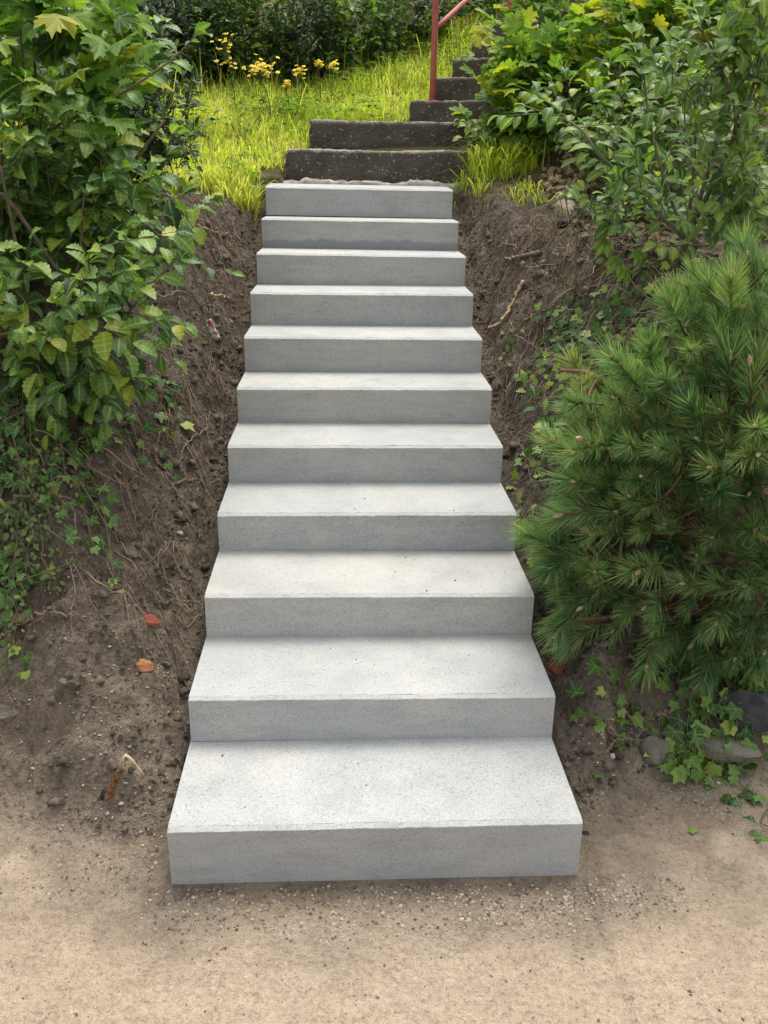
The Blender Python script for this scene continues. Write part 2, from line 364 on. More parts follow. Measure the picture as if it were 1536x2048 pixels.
def Hs(x, y):
    i = min(max(bisect.bisect_left(_xs, x)-1, 0), len(_xs)-2); j = min(max(bisect.bisect_left(_ys, y)-1, 0), len(_ys)-2)
    u = (x-_xs[i])/(_xs[i+1]-_xs[i]); v = (y-_ys[j])/(_ys[j+1]-_ys[j]); g = gz
    return float((g[j, i]*(1-u)+g[j, i+1]*u)*(1-v)+(g[j+1, i]*(1-u)+g[j+1, i+1]*u)*v)
def normal_at(x, y, e=.03):
    return norm(np.stack([H0(x-e, y)-H0(x+e, y), H0(x, y-e)-H0(x, y+e), np.full(np.shape(x), 2*e)], -1))
def hit(px, py, t0=1.2, t1=9.0):                                 # where the sight line through a photo pixel meets the ground
    v = norm(ray(px, py)); t = np.linspace(t0, t1, 1300); X = CAM+v*t[:, None]
    below = np.nonzero(X[:, 2] < Hg(X[:, 0], X[:, 1]))[0]
    return X[below[0]] if len(below) else X[-1]

gV = np.stack([gx, gy, gz], -1).reshape(-1, 3); nx, ny = len(xs), len(ys)
ii = (np.arange(ny-1)[:, None]*nx+np.arange(nx-1)[None]).ravel()
gF = np.stack([ii, ii+1, ii+nx+1, ii+nx], -1)
gb, gm = soilw(gx, gy)
edge = .05*fbm(gx*5, gy*5, 1.0, 3)
sandv = 1-ss(-.12, .18, gb+edge*3*ss(-.2, .05, gy)+ss(.0, .5, gy+edge*1.5)*.55*ss(.45, .65, np.abs(gx)))
sandv = np.maximum(sandv, (.5+1.2*edge)*ss(.60, .12, H0(gx, gy))*ss(.5, .6, np.abs(gx)))
dampv = np.clip(.8*ss(.02, .10, H0(gx, gy))+ss(.38, .02, np.hypot(np.clip(np.abs(gx)-.45, 0, None), np.clip(-gy, 0, None))+edge*2.2)*.9+.45*ss(.5, .1, np.abs(gy-.12)+edge)*ss(.4, .8, np.abs(gx)), 0, 1)
grassv = gm*ss(3.1, 3.5, gy+edge)+ss(1.9, 2.6, np.abs(gx))*ss(.5, 1, gy)
ga = {'sand': sandv.ravel(), 'grass': np.clip(grassv, 0, 1).ravel(), 'damp': dampv.ravel()}
fy = gy.ravel()[gF].mean(1); fz = gb.ravel()[gF].mean(1)
def sub(mask, name):
    used = np.unique(gF[mask]); rm = -np.ones(len(gV), int); rm[used] = np.arange(len(used))
    return new_mesh(name, gV[used], rm[gF[mask]], [M['ground']], {k: a[used] for k, a in ga.items()})
pm = (fz < .08) | (fy < .05)
obj('path', sub(pm, 'path'), kind='structure')
obj('hillside', sub(~pm, 'hillside'), kind='structure')

# ---------------------------------------------------------------- new concrete steps
ADJ = [(.0006, -.0147, .0059, .0058, .002), (.0002, .0038, .0011, .0042, -.0033), (.0004, .015, -.0004, .0066, -.0049),
       (.0001, .0256, -.0065, .0072, -.0007), (-.0007, .0184, -.0081, .0024, -.0007), (.0015, .0109, -.0076, .0004, .0027),
       (.0006, -.0084, -.0035, -.0041, -.0005), (.0001, -.0163, -.0007, -.0006, .0004), (.0011, -.0184, .001, -.0023, -.0051),
       (0, -.0148, .0047, -.0019, -.0033), (-.0008, -.0416, .0093, -.0009, -.0053)]
ORD = ['lowest', 'second', 'third', 'fourth', 'fifth', 'sixth', 'seventh', 'eighth', 'ninth', 'tenth', 'topmost']
def step_mesh(seed, h, depth, mt):
    r = np.random.default_rng(seed); n = 90; X = np.linspace(-.5, .5, n)
    j = lambda s: pn(X*40, seed*3.3, s)*.0009+pn(X*9, seed*1.3, s+4)*.0006
    # profile rows from bottom front, round the chamfered nose, over the tread, to the bottom back
    rows = [(0, 0), (0, .004), (0.0, h-.0080), (.0008, h-.0066), (.0130, h-.0010), (.0145, h), (.04, h), (depth*.5, h), (depth, h), (depth, 0)]
    V = []
    for i, (y, z) in enumerate(rows):
        jy = j(i) if 2 <= i <= 5 else 0*X; jz = j(i+20) if 2 <= i <= 5 else 0*X
        V.append(np.stack([X, y+jy, z+jz], -1))
    m_ = len(rows); V = np.concatenate(V); F = []
    for i in range(m_-1):
        a = i*n+np.arange(n-1); F.append(np.stack([a, a+1, a+n+1, a+n], -1))
    a = (m_-1)*n+np.arange(n-1); F.append(np.stack([a, a+1, np.arange(n-1)+1, np.arange(n-1)], -1))
    F = np.concatenate(F)
    me = bpy.data.meshes.new('block_step')
    faces = [tuple(f) for f in F.tolist()]+[tuple(i*n for i in range(m_))[::-1], tuple(i*n+n-1 for i in range(m_))]
    me.from_pydata(V.tolist(), [], faces); me.materials.append(mt)
    return me
for i, (dx, dy, dz, yw, rl) in enumerate(ADJ):
    z0 = (0 if i == 0 else i*RISE+ADJ[i-1][2]+.0012)-(.02 if i == 0 else 0); top = (i+1)*RISE+dz
    me = step_mesh(i+1, top-z0, .372 if i < 10 else .352, M['concrete_damp' if i == 9 else 'concrete'])
    o = obj('concrete_block_step', me, None, (dx, i*RUN+dy, z0))
    o.rotation_euler = (R(2.6) if i == 10 else R(.25), -rl, yw)
    if i == 10: o.location.z += .004
    extra = {0: ' standing on the sandy path', 9: ' with a dark damp line along its foot', 10: ' just below the old dark steps'}.get(i, '')
    tag(o, f'{ORD[i]} new pale grey concrete block step{extra}', 'step', 'new concrete block steps')

# ---------------------------------------------------------------- old steps, mortar bed, handrail
def rough_block(w, d, h, res, amp, fscale, rnd, seed=0, taper=0.0):
    nx_, ny_, nz_ = [max(2, int(round(t/res))) for t in (w, d, h)]
    idx, V, F = {}, [], []
    def vid(i, j, k):
        if (i, j, k) not in idx:
            idx[(i, j, k)] = len(V); V.append((i/nx_-.5, j/ny_-.5, k/nz_-.5))
        return idx[(i, j, k)]
    for i in range(nx_):
        for j in range(ny_):
            F.append([vid(i, j, 0), vid(i, j+1, 0), vid(i+1, j+1, 0), vid(i+1, j, 0)])
            F.append([vid(i, j, nz_), vid(i+1, j, nz_), vid(i+1, j+1, nz_), vid(i, j+1, nz_)])
        for k in range(nz_):
            F.append([vid(i, 0, k), vid(i+1, 0, k), vid(i+1, 0, k+1), vid(i, 0, k+1)])
            F.append([vid(i, ny_, k), vid(i, ny_, k+1), vid(i+1, ny_, k+1), vid(i+1, ny_, k)])
    for j in range(ny_):
        for k in range(nz_):
            F.append([vid(0, j, k), vid(0, j, k+1), vid(0, j+1, k+1), vid(0, j+1, k)])
            F.append([vid(nx_, j, k), vid(nx_, j+1, k), vid(nx_, j+1, k+1), vid(nx_, j, k+1)])
    V = np.array(V)*[w, d, h]
    inner = np.clip(V, [-w/2+rnd, -d/2+rnd, -h/2+rnd], [w/2-rnd, d/2-rnd, h/2-rnd])
    off = V-inner; L = np.linalg.norm(off, axis=1, keepdims=True); nrm = off/np.maximum(L, 1e-9)
    V = np.where(L > 1e-9, inner+nrm*rnd, V)
    nz = fbm(V[:, 0]*fscale+seed*5.1, V[:, 1]*fscale+seed, V[:, 2]*fscale+seed*2.7, 4, 2.2, .6)[:, None]
    lo = pn(V[:, 0]*4+seed*3.1, V[:, 1]*4, V[:, 2]*4+seed)[:, None]
    V = V+nrm*(nz*amp+lo*amp*1.2)
    V[:, 2] += h/2
    return V, np.array(F)
# nose left corner in the photo, depth, width, turn
OLD = [((570, 297), 3.80, 1.07, -2.0, .20), ((618, 240), 4.15, 1.16, -3.0, .175), ((818, 200), 4.55, 1.00, -15, .16),
       ((868, 156), 4.87, 1.00, -22, .165), ((905, 118), 5.26, 1.00, -25, .165), ((943, 80), 5.58, 1.00, -26, .165),
       ((983, 45), 5.90, 1.00, -26, .165), ((1020, 12), 6.22, 1.00, -26, .165), ((1056, -20), 6.54, 1.00, -26, .165), ((1092, -52), 6.86, 1.00, -26, .165)]
ON = ['first and widest old dark pebbly concrete step behind the new flight', 'second old dark pebbly concrete step, wide, above the first',
      'third old pebbly concrete step, where the old stairs start turning', 'fourth old pebbly concrete step beside the foot of the red post',
      'fifth old pebbly concrete step above the red post foot', 'sixth old pebbly concrete step on the turning old stairs', 'seventh old pebbly concrete step, partly behind maple leaves',
      'eighth old pebbly concrete step beside the second red post', 'ninth old pebbly concrete step near the top edge', 'highest old pebbly concrete step, barely in view']
old_pts = []
for k, ((px, py), y, w, yw, h) in enumerate(OLD):
    c = P(px, py, y); old_pts.append(c)
    V, F = rough_block(w, .40, h, .024 if k < 5 else .033, .0065, 28, .016, k+1)
    V[:, 0] += w/2; V[:, 1] += .20
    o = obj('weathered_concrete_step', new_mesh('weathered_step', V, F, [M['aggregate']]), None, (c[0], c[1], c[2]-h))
    o.rotation_euler[2] = R(yw)
    tag(o, ON[k], 'step', 'old weathered concrete steps')
c = old_pts[0]
V, F = rough_block(1.06, .16, .09, .02, .014, 16, .02, 21); V[:, 0] += .53
o = obj('mortar_bed', new_mesh('mortar_bed', V, F, [M['mortar']]), None, (c[0]-.02, 3.775, 1.512))
tag(o, 'rough pale strip of broken mortar under the first old step', 'mortar')
hr = thing('handrail', 'faded red painted tube handrail beside the old stairs', 'handrail', P(865, 203, 4.80))
def local_tube(name, a, b, r, root, mt, k=12, n=8):
    pts = smooth_path([a, b], n)-np.array(root.location); V, F = tube(pts, r, k)
    return obj(name, new_mesh(name, V, F, [mt]), root)
pa, pb = P(864, 205, 4.80), P(1016, 50, 6.15)
ta, tb = pa+np.array([.012, .0, 1.15]), pb+np.array([.01, 0, 1.15])
local_tube('post', pa-[0, 0, .06], ta, .0205, hr, M['rail']); local_tube('post', pb-[0, 0, .06], tb, .0205, hr, M['rail'])
ra, rb = P(868, 60, 4.80), P(935, -2, 5.42)
dr = (rb-ra)/np.linalg.norm(rb-ra)
local_tube('rail', ra, ra+dr*2.1, .0165, hr, M['rail'])
local_tube('rail', ta, ta+dr*2.1, .0185, hr, M['rail'])

# ---------------------------------------------------------------- leaf shapes (unit length along +Y)
RIBS = {}
def strip_leaf(n, wf, fold=.12, curl=.25, pleat=0.0, serr=0.0, seed=0, sweep=0.0):
    r = np.random.default_rng(seed); V, vein, F, rib = [], [], [], []
    for i in range(n+1):
        t = i/n; w = wf(t)*(1+(serr if i % 2 else -serr)); zc = -curl*t*t+.06*math.sin(t*3)
        zp = pleat*(1 if i % 2 else -1)*min(1, w*6)
        rib += [i % 2]*3
        V += [(0, t, zc), (-w, min(1.02, t+sweep*w), zc+fold*w+zp), (w, min(1.02, t+sweep*w), zc+fold*w*.9+zp)]; vein += [1, 0, 0]
    for i in range(n):
        a = 3*i
        F += [(a, a+3, a+4), (a, a+4, a+1), (a, a+2, a+5), (a, a+5, a+3)]
    V = np.array(V); V[:, 0] += .05*np.sin(V[:, 1]*3+seed)
    RIBS[(len(V), len(F))] = np.array(rib, float)
    return V, np.array(F), np.array(vein, float)
def fan_leaf(half, tips, center, curl=.2, fold=.12, wav=.04, seed=0):
    r = np.random.default_rng(seed)
    left = [(-x, y) for x, y in half[1:]][::-1]; out = list(half)+left if half[-1][0] > 1e-6 else list(half)+left[1:]
    n = len(half); V = [(center[0], center[1], 0)]; vein = [1.0]
    for i, (x, y) in enumerate(out):
        k = i if i < n else (len(out)-i)
        rr = math.hypot(x, y-center[1])
        V.append((x, y, -curl*rr*rr+fold*abs(x)+wav*r.normal())); vein.append(1.0 if k in tips else 0.0)
    m_ = len(out); F = [(0, 1+(i+1) % m_, 1+i) for i in range(m_)]
    return np.array(V), np.array(F), np.array(vein)
def wf_oval(wm, p=.85, q=1.0): return lambda t: wm*math.sin(math.pi*min(1, max(0, t))**p)**q+.002
MAPLE = [(0, 1.0), (.10, .87), (.21, .81), (.20, .70), (.25, .61), (.39, .68), (.54, .73), (.52, .61), (.59, .52), (.50, .44), (.47, .36), (.57, .29), (.61, .17), (.46, .07), (.27, -.05), (.08, .0)]
IVY = [(0, 1.0), (.14, .75), (.25, .57), (.39, .55), (.55, .52), (.49, .34), (.46, .20), (.46, .03), (.28, -.09), (.08, .0)]
LEAF = {
 'hornbeam': [strip_leaf(12, wf_oval(.28+.025*s, .88, .8), .22, .22+.12*s, .020, .07, s, .30) for s in range(4)],
 'maple': [fan_leaf(MAPLE, {0, 6, 12}, (0, .16), .30+.14*s, .16, .055, s) for s in range(4)],
 'ivy': [fan_leaf(IVY, {0, 4, 7}, (0, .16), .12+.08*s, .10, .02, s) for s in range(3)],
 'willow': [strip_leaf(7, wf_oval(.27+.03*s, 1.15), .25, .2+.15*s, .006, 0, s, .2) for s in range(3)],
 'laurel': [strip_leaf(5, wf_oval(.19, .9), .3, .3, 0, 0, s) for s in range(2)],
 'small': [strip_leaf(4, wf_oval(.30, .95), .2, .2, 0, 0, s) for s in range(2)],
 'weed': [strip_leaf(6, wf_oval(.20, .8), .2, .45, .01, .1, s) for s in range(2)],
 'holly': [strip_leaf(10, wf_oval(.26, .95), .3, .15, .03, .32, s) for s in range(1)],
}
LEAF['creeper'] = []
for s in range(2):
    Vs, Fs, vs, n0 = [], [], [], 0
    for a, l in ((-1.2, .6), (-.6, .85), (0, 1.0), (.6, .85), (1.2, .6)):
        V, F, ve = strip_leaf(4, wf_oval(.20, .8), .2, .35, .01, .1, s)
        V = V*l; V = np.stack([V[:, 0]*math.cos(a)+V[:, 1]*math.sin(a), -V[:, 0]*math.sin(a)+V[:, 1]*math.cos(a), V[:, 2]], -1)
        Vs.append(V); Fs.append(F+n0); vs.append(ve); n0 += len(V)
    LEAF['creeper'].append((np.concatenate(Vs), np.concatenate(Fs), np.concatenate(vs)))
LMAT = {'hornbeam': 'hornbeam', 'maple': 'maple', 'ivy': 'ivy', 'willow': 'willow', 'laurel': 'laurel', 'small': 'small', 'weed': 'weed', 'holly': 'ivy', 'creeper': 'weed'}
LMESH = {k: [new_mesh(k+'_leaf', V, F, [M[LMAT[k]]], {'vein': ve, 'rib': RIBS.get((len(V), len(F)), np.zeros(len(V)))}) for V, F, ve in vs] for k, vs in LEAF.items()}

PLANTS = []
class Plant:
    def __init__(s, name, label, cat, base, leaf, group=None, cap=120, bark='bark', seed=0):
        s.o = thing(name, label, cat, base, group); s.base = np.array(base, float); s.leaf = leaf; s.cap = cap
        s.Rm, s.T, s.S, s.tint = [], [], [], []; s.tw = Bag(); s.bark = M[bark]; s.r = np.random.default_rng(seed+100); PLANTS.append(s)
    def add_leaf(s, pos, along, nrm, size, tint):
        y = norm(along); x = norm(np.cross(y, nrm)); z = np.cross(x, y)
        s.Rm.append(np.stack([x, y, z], -1)); s.T.append(pos); s.S.append(size); s.tint.append(tint)
    def stem(s, pts, r0, r1, name='stem', n=20, k=7):
        pts = smooth_path(pts, n); V, F = tube(pts-s.base, np.linspace(r0, r1, n), k)
        obj(name, new_mesh(name, V, F, [s.bark], {'tint': np.full(len(V), .5)}), s.o); return pts
    def leaves_along(s, pts, size, gap, ang=.95, up=1.0, face=None, tint=.45, tvar=.26, start=.1, pet=.012, jit=.35, tipbright=.12):  # tvar puts sunlit and shaded tones into the leaf colour
        pts = np.asarray(pts); seg = np.linalg.norm(np.diff(pts, axis=0), axis=1); cum = np.concatenate([[0], np.cumsum(seg)]); L = cum[-1]
        r = s.r; u = L*start; side = 1 if r.random() < .5 else -1
        while u < L:
            p = np.array([np.interp(u, cum, pts[:, k]) for k in range(3)]); q = np.array([np.interp(min(L, u+.01), cum, pts[:, k]) for k in range(3)])
            t = norm(q-p) if np.linalg.norm(q-p) > 1e-6 else norm(pts[-1]-pts[-2])
            n_ = np.array([0, 0, 1.0])*up+(face if face is not None else 0)+r.normal(0, jit, 3); n_ = norm(n_)
            lat = norm(np.cross(t, n_)); a = ang*(1+.2*r.normal())*(1-.5*(u/L)**3)
            al = t*math.cos(a)+side*lat*math.sin(a)+np.array([0, 0, -.18])+r.normal(0, .12, 3)
            sz = size*(.72+.5*r.random())*(1-.25*(u/L)**2)
            s.add_leaf(p+norm(al)*pet, al, n_, sz, np.clip(tint+tvar*r.normal()+tipbright*(u/L)**2, .02, .99)); side = -side
            u += gap*(.7+.6*r.random())
        tp = pts[-1]; s.add_leaf(tp, t+r.normal(0, .15, 3), n_, size*.7, np.clip(tint+tipbright+tvar*r.normal(), .02, .99))
    def spray(s, base, d, L, size, gap, droop=.25, r0=.0028, **kw):
        d = norm(np.asarray(d, float)); n = 9; p = np.array(base, float); pts = [p]; cur = d
        for i in range(n-1):
            cur = norm(cur+np.array([0, 0, -droop/n])+s.r.normal(0, .05, 3)); p = p+cur*L/(n-1); pts.append(p)
        pts = np.array(pts); V, F = tube(pts-s.base, np.linspace(r0, r0*.35, n), 4); s.tw.add(V, F, .5)
        s.leaves_along(pts, size, gap, **kw); return pts
    def crown(s, c, rad, n, L, size, gap, axis_pt=None, shell=(.45, 1.0), front=.35, updir=.35, keep=None, **kw):
        c = np.asarray(c, float); rad = np.asarray(rad, float); r = s.r; axis_pt = c-[0, 0, rad[2]*.6] if axis_pt is None else np.asarray(axis_pt, float)
        done = 0; tries = 0
        while done < n and tries < n*8:
            tries += 1
            v = norm(r.normal(size=3))
            if v[1] > .2 and r.random() < .6: v[1] = -v[1]
            q = c+v*rad*(shell[0]+(shell[1]-shell[0])*r.random()**.6)
            if keep is not None and not keep(q): continue
            d = norm(norm(q-axis_pt)+np.array([0, 0, updir])+np.array([0, -front, 0])+r.normal(0, .3, 3))
            l = L*(.6+.7*r.random())
            s.spray(q-d*l*.8, d, l, size, gap, **kw); done += 1
def emit():
    cells = {}
    for pi, p in enumerate(PLANTS):
        if not p.T: continue
        T = np.array(p.T); S = np.array(p.S); c = T+np.array(p.Rm)[:, :, 1]*S[:, None]*.5
        u, v, z = project(c)
        ok = (u > -10) & (u < 1546) & (v > -10) & (v < 2058) & (z > .2)
        p.px = np.where(ok, F_PX*S/np.maximum(z, .1), 0); p.win = np.zeros(len(S), bool)
        for i in np.nonzero(ok)[0]:
            key = (int(u[i]//22), int(v[i]//22))
            if key not in cells or z[i] < cells[key][0]: cells[key] = (z[i], pi, i)
    for z, pi, i in cells.values(): PLANTS[pi].win[i] = True
    tot = 0
    for p in PLANTS:
        if p.tw.n: obj('twigs', p.tw.mesh('twigs', p.bark), p.o, kind='stuff')
        if not p.T: continue
        Rm, T, S, ti = np.array(p.Rm), np.array(p.T)-p.base, np.array(p.S), np.array(p.tint)
        var = p.r.integers(0, len(LEAF[p.leaf]), len(S))
        order = np.argsort(-(p.px*p.win)); pick = order[:p.cap]; pick = pick[(p.win & (p.px > 11))[pick]]
        solo = np.zeros(len(S), bool); solo[pick] = True; tot += len(pick)
        for i in pick:
            o = bpy.data.objects.new('leaf', LMESH[p.leaf][var[i]]); COL.objects.link(o); o.parent = p.o
            m4 = np.eye(4); m4[:3, :3] = Rm[i]*S[i]; m4[:3, 3] = T[i]; o.matrix_basis = Matrix(m4.tolist()); o['tint'] = float(ti[i])
        Vs, Fs, At, Av, Ar, n0 = [], [], [], [], [], 0
        for k, (V, F, ve) in enumerate(LEAF[p.leaf]):
            sel = np.nonzero((var == k) & ~solo)[0]
            if not len(sel): continue
            W = np.einsum('nij,vj->nvi', Rm[sel]*S[sel][:, None, None], V)+T[sel][:, None]
            m_ = len(V); Vs.append(W.reshape(-1, 3)); Fs.append((F[None]+(np.arange(len(sel))*m_)[:, None, None]).reshape(-1, 3)+n0)
            At.append(np.repeat(ti[sel], m_)); Av.append(np.tile(ve, len(sel))); Ar.append(np.tile(RIBS.get((len(V), len(F)), np.zeros(len(V))), len(sel))); n0 += len(sel)*m_
        if Vs:
            me = new_mesh('foliage', np.concatenate(Vs), np.concatenate(Fs), [M[LMAT[p.leaf]]], {'tint': np.concatenate(At), 'vein': np.concatenate(Av), 'rib': np.concatenate(Ar)})
            obj('foliage', me, p.o, kind='stuff')
    print('leaf parts', tot, 'leaves', sum(len(p.T) for p in PLANTS))

def gp(x, y, dz=0.0): return np.array([x, y, Hs(x, y)+dz])
CAMDIR = np.array([.1, -.75, .1])

# ---------------------------------------------------------------- left bank shrubs
b = gp(-1.25, 1.25); p = Plant('hornbeam_shrub', 'hornbeam shrub with pleated toothed leaves low on the left bank above the ivy', 'shrub', b, 'hornbeam', 'hornbeam shrubs', 260, seed=1)
st1 = p.stem([b, b+[.12, -.1, .35], P(140, 560, 1.25), P(170, 380, 1.2)], .010, .003); p.stem([b, P(60, 690, 1.2), P(30, 480, 1.15), P(0, 330, 1.1)], .008, .003)
p.crown(P(110, 600, 1.12), (.40, .30, .26), 58, .24, .075, .034, axis_pt=b+[0, .1, -.1], face=CAMDIR*.55, tint=.40)
p.crown(P(120, 760, 1.05), (.26, .22, .16), 20, .20, .070, .034, axis_pt=b+[0, .2, .1], face=CAMDIR*.5, tint=.42, updir=0)
p.spray(P(285, 505, 1.35), P(440, 548, 1.25)-P(285, 505, 1.35), .33, .062, .05, droop=.05, face=CAMDIR*.6, tint=.5)
p.spray(P(180, 640, .95), P(255, 665, .85)-P(180, 630, .95), .2, .085, .035, droop=.2, face=CAMDIR*.6, tint=.52)
p.spray(P(180, 500, 1.0), P(330, 470, 1.0)-P(180, 520, 1.0), .26, .08, .035, droop=.2, face=CAMDIR*.6, tint=.42)
b = gp(-1.3, 1.9); p = Plant('hornbeam_shrub', 'tall hornbeam shrub with long side twigs beside the meadow edge on the left', 'shrub', b, 'hornbeam', 'hornbeam shrubs', 260, seed=2)
p.stem([b, P(180, 440, 1.6), P(215, 395, 1.5), P(330, 240, 1.5)], .017, .004); p.stem([b, P(120, 430, 1.7), P(60, 250, 1.6), P(40, 60, 1.6)], .013, .004)
p.crown(P(165, 370, 1.55), (.42, .32, .24), 62, .26, .082, .036, axis_pt=b, face=CAMDIR*.5, tint=.40)
p.crown(P(60, 270, 1.45), (.35, .3, .28), 40, .26, .082, .036, axis_pt=b, face=CAMDIR*.5, tint=.45)
pts = p.stem([P(95, 260, 1.4), P(220, 200, 1.4), P(330, 130, 1.4), P(392, 72, 1.4)], .005, .002, 'branch'); p.leaves_along(pts, .085, .045, start=.35, face=CAMDIR*.6, tint=.5, tvar=.12)
p.spray(P(260, 330, 1.45), P(375, 400, 1.4)-P(260, 330, 1.45), .3, .075, .04, droop=.3, face=CAMDIR*.6, tint=.42)
p.spray(P(250, 420, 1.35), P(310, 450, 1.3)-P(230, 400, 1.35), .26, .075, .04, droop=.3, face=CAMDIR*.6, tint=.40)
b = gp(-1.5, 2.1); p = Plant('sycamore_sapling', 'sycamore sapling with big lobed leaves, some yellow, in the upper left corner', 'sapling', b, 'maple', 'sycamore saplings', 150, seed=3)
for a_, b_ in (((70, 330), (60, -40)), ((150, 300), (95, -30)), ((200, 260), (250, 20))):
    s_ = p.stem([b, P(*a_, 1.75), P(*b_, 1.6)], .008, .003)
    p.leaves_along(s_, .13, .06, ang=1.2, start=.45, face=CAMDIR*.9, tint=.42, tvar=.14, pet=.05)
p.crown(P(110, 90, 1.7), (.32, .28, .22), 22, .18, .125, .06, axis_pt=b, face=CAMDIR*.6, tint=.42, pet=.04)
for q, sz, t in (((118, 30), .11, .93), ((250, 75), .10, .42), ((160, 140), .10, .84), ((205, 80), .10, .5), ((8, 80), .11, .8), ((232, 235), .09, .5), ((290, 90), .08, .5)):
    c = P(*q, 1.35); p.add_leaf(c, np.array([.7*rng.normal(), -.7, -.35]), np.array([.5*rng.normal(), -.35, .9]), sz, t)
b = gp(-.98, 2.75); p = Plant('evergreen_bush', 'dark twiggy evergreen bush with narrow leaves at the meadow edge behind the hornbeams', 'bush', b, 'laurel', None, 140, seed=4)
p.stem([b, P(290, 260, 2.6), P(280, 120, 2.6)], .012, .004); p.stem([b, P(320, 280, 2.5), P(350, 200, 2.4)], .009, .003)
p.crown(P(285, 225, 2.6), (.28, .26, .26), 90, .24, .062, .02, axis_pt=b, face=CAMDIR*.4, tint=.40)
p.crown(P(225, 120, 2.8), (.3, .3, .28), 50, .26, .07, .025, axis_pt=b, face=CAMDIR*.4, tint=.5)
for q in ((372, 180), (365, 240), (372, 300), (350, 330)): p.spray(P(310, 250, 2.5), P(*q, 2.3)-P(300, 250, 2.5), .3, .05, .035, tint=.4)
b = gp(-1.9, 2.6); p = Plant('hornbeam_shrub', 'shaded hornbeam shrub filling the back of the left bank under the sycamore', 'shrub', b, 'hornbeam', 'hornbeam shrubs', 60, seed=5)
p.stem([b, b+[.1, -.2, .5], b+[.1, -.3, 1.2]], .018, .006)
p.crown(P(90, 200, 2.3), (.6, .4, .55), 110, .3, .085, .04, axis_pt=b, face=CAMDIR*.4, tint=.38)
p.crown(P(60, 480, 1.7), (.5, .35, .35), 60, .28, .085, .04, axis_pt=b, face=CAMDIR*.4, tint=.36)

# ---------------------------------------------------------------- ivy that creeps over the ground
def vine(p, x, y, n, stepl, head, wander=.45, lift=.012, size=.042, gap=.035, r0=.0022, tint=.38, tvar=.2, up=.5, leafstart=.0, sag=0.0, dens=1.0):
    pts = []; a = head; r = p.r
    for i in range(n):
        pts.append((x, y, Hs(x, y)+lift*(.4+1.2*r.random())+sag*math.sin(i/n*3.1)))
        a += r.normal(0, wander); x += math.cos(a)*stepl; y += math.sin(a)*stepl
        a += (head-a)*.25
        if -.53 < x < .53 and -.03 < y < 3.7: break
    if len(pts) < 4: return
    pts = smooth_path(pts, len(pts)*3); V, F = tube(pts-p.base, np.linspace(r0, r0*.5, len(pts)), 4); p.tw.add(V, F, .5)
    m_ = pts[len(pts)//2]; nn = normal_at(np.array([m_[0]]), np.array([m_[1]]))[0]
    if dens > 0: p.leaves_along(pts, size, gap/dens, ang=1.0, up=up, face=nn*.8+CAMDIR*.45, tint=tint, tvar=tvar, start=leafstart, pet=.02, jit=.4, tipbright=.25)
def ivy(label, spots, n, seed, head, cap=110, size=.042, gap=.035, name='ivy', leaf='ivy', tint=.36, spread=.08, length=12, cat='ivy', **kw):
    hs = [hit(*q) for q in spots]; b = hs[0].copy()
    p = Plant(name, label, cat, b, leaf, 'ivy on the banks' if leaf == 'ivy' else None, cap, seed=seed)
    for i in range(n):
        h = hs[i % len(hs)]; x, y = h[0]+p.r.normal(0, spread), h[1]+p.r.normal(0, spread)
        vine(p, x, y, int(length*(.6+.8*p.r.random())), .032, head+p.r.normal(0, .5), size=size, gap=gap, tint=tint, **kw)
    return p
D = -math.pi/2
ivy('dark ivy with long bare stems hanging down the left bank below the hornbeam', [(40, 740), (140, 740), (60, 820), (110, 880), (190, 720), (20, 900)], 24, 11, D+.1, 150, .046, .055, tint=.36, lift=.02, sag=.03, length=9, spread=.05)
p = PLANTS[-1]
for a_, m_, b_ in (((120, 900), (190, 980), (225, 1160)), ((60, 760), (110, 860), (130, 960)), ((20, 860), (60, 990), (120, 1030)), ((150, 960), (210, 1060), (215, 1110)), ((30, 1000), (150, 1010), (185, 1100)), ((200, 760), (150, 900), (95, 1000)), ((90, 1060), (150, 1120), (30, 1170)), ((240, 800), (200, 870), (170, 900))):
    f_ = lambda q: hit(*q)+np.array([.02, -.05, .03])
    pts = p.stem([f_(a_), f_(m_), f_(b_)], .0035, .0022, 'hanging_stem', 16, 5)
    p.leaves_along(pts, .04, .07, start=.2, face=CAMDIR*.8, tint=.42, tvar=.2)
ivy('small-leaved pale green trailing plant at the left edge of the bank', [(15, 860), (30, 930), (20, 1000), (15, 1060)], 30, 12, D+.05, 120, .022, .016, 'trailing_plant', 'small', .5, .03, 8, 'creeper', lift=.035, sag=.04)
ivy('low ivy clump at the left edge just above the bare soil', [(10, 1130), (20, 1170), (5, 1220)], 11, 13, D, 70, .044, .04, tint=.33, spread=.03, length=5)
ivy('thin sprig of ivy alone on the left bank halfway to the steps', [(335, 790), (325, 770)], 5, 14, D, 24, .05, .05, tint=.45, spread=.03, length=7)
ivy('ivy and fallen stems carpeting the upper right bank below the willow', [(1230, 540), (1280, 600), (1210, 660), (1300, 560), (1250, 700), (1340, 650), (1170, 600), (1200, 740), (1150, 690)], 60, 15, D-.5, 190, .038, .036, tint=.52, spread=.10)
ivy('pale ivy tendrils hanging beside the pine towards the seventh and eighth steps', [(1060, 930), (1095, 900), (1110, 1000), (1120, 960)], 8, 16, D-.4, 40, .036, .055, tint=.7, spread=.03, length=9)
ivy('bright ivy spilling from under the pine onto the bare soil', [(1200, 1370), (1240, 1400), (1175, 1330), (1290, 1400), (1330, 1420)], 15, 17, D-.2, 140, .044, .036, tint=.48, spread=.03, length=4, lift=.03)
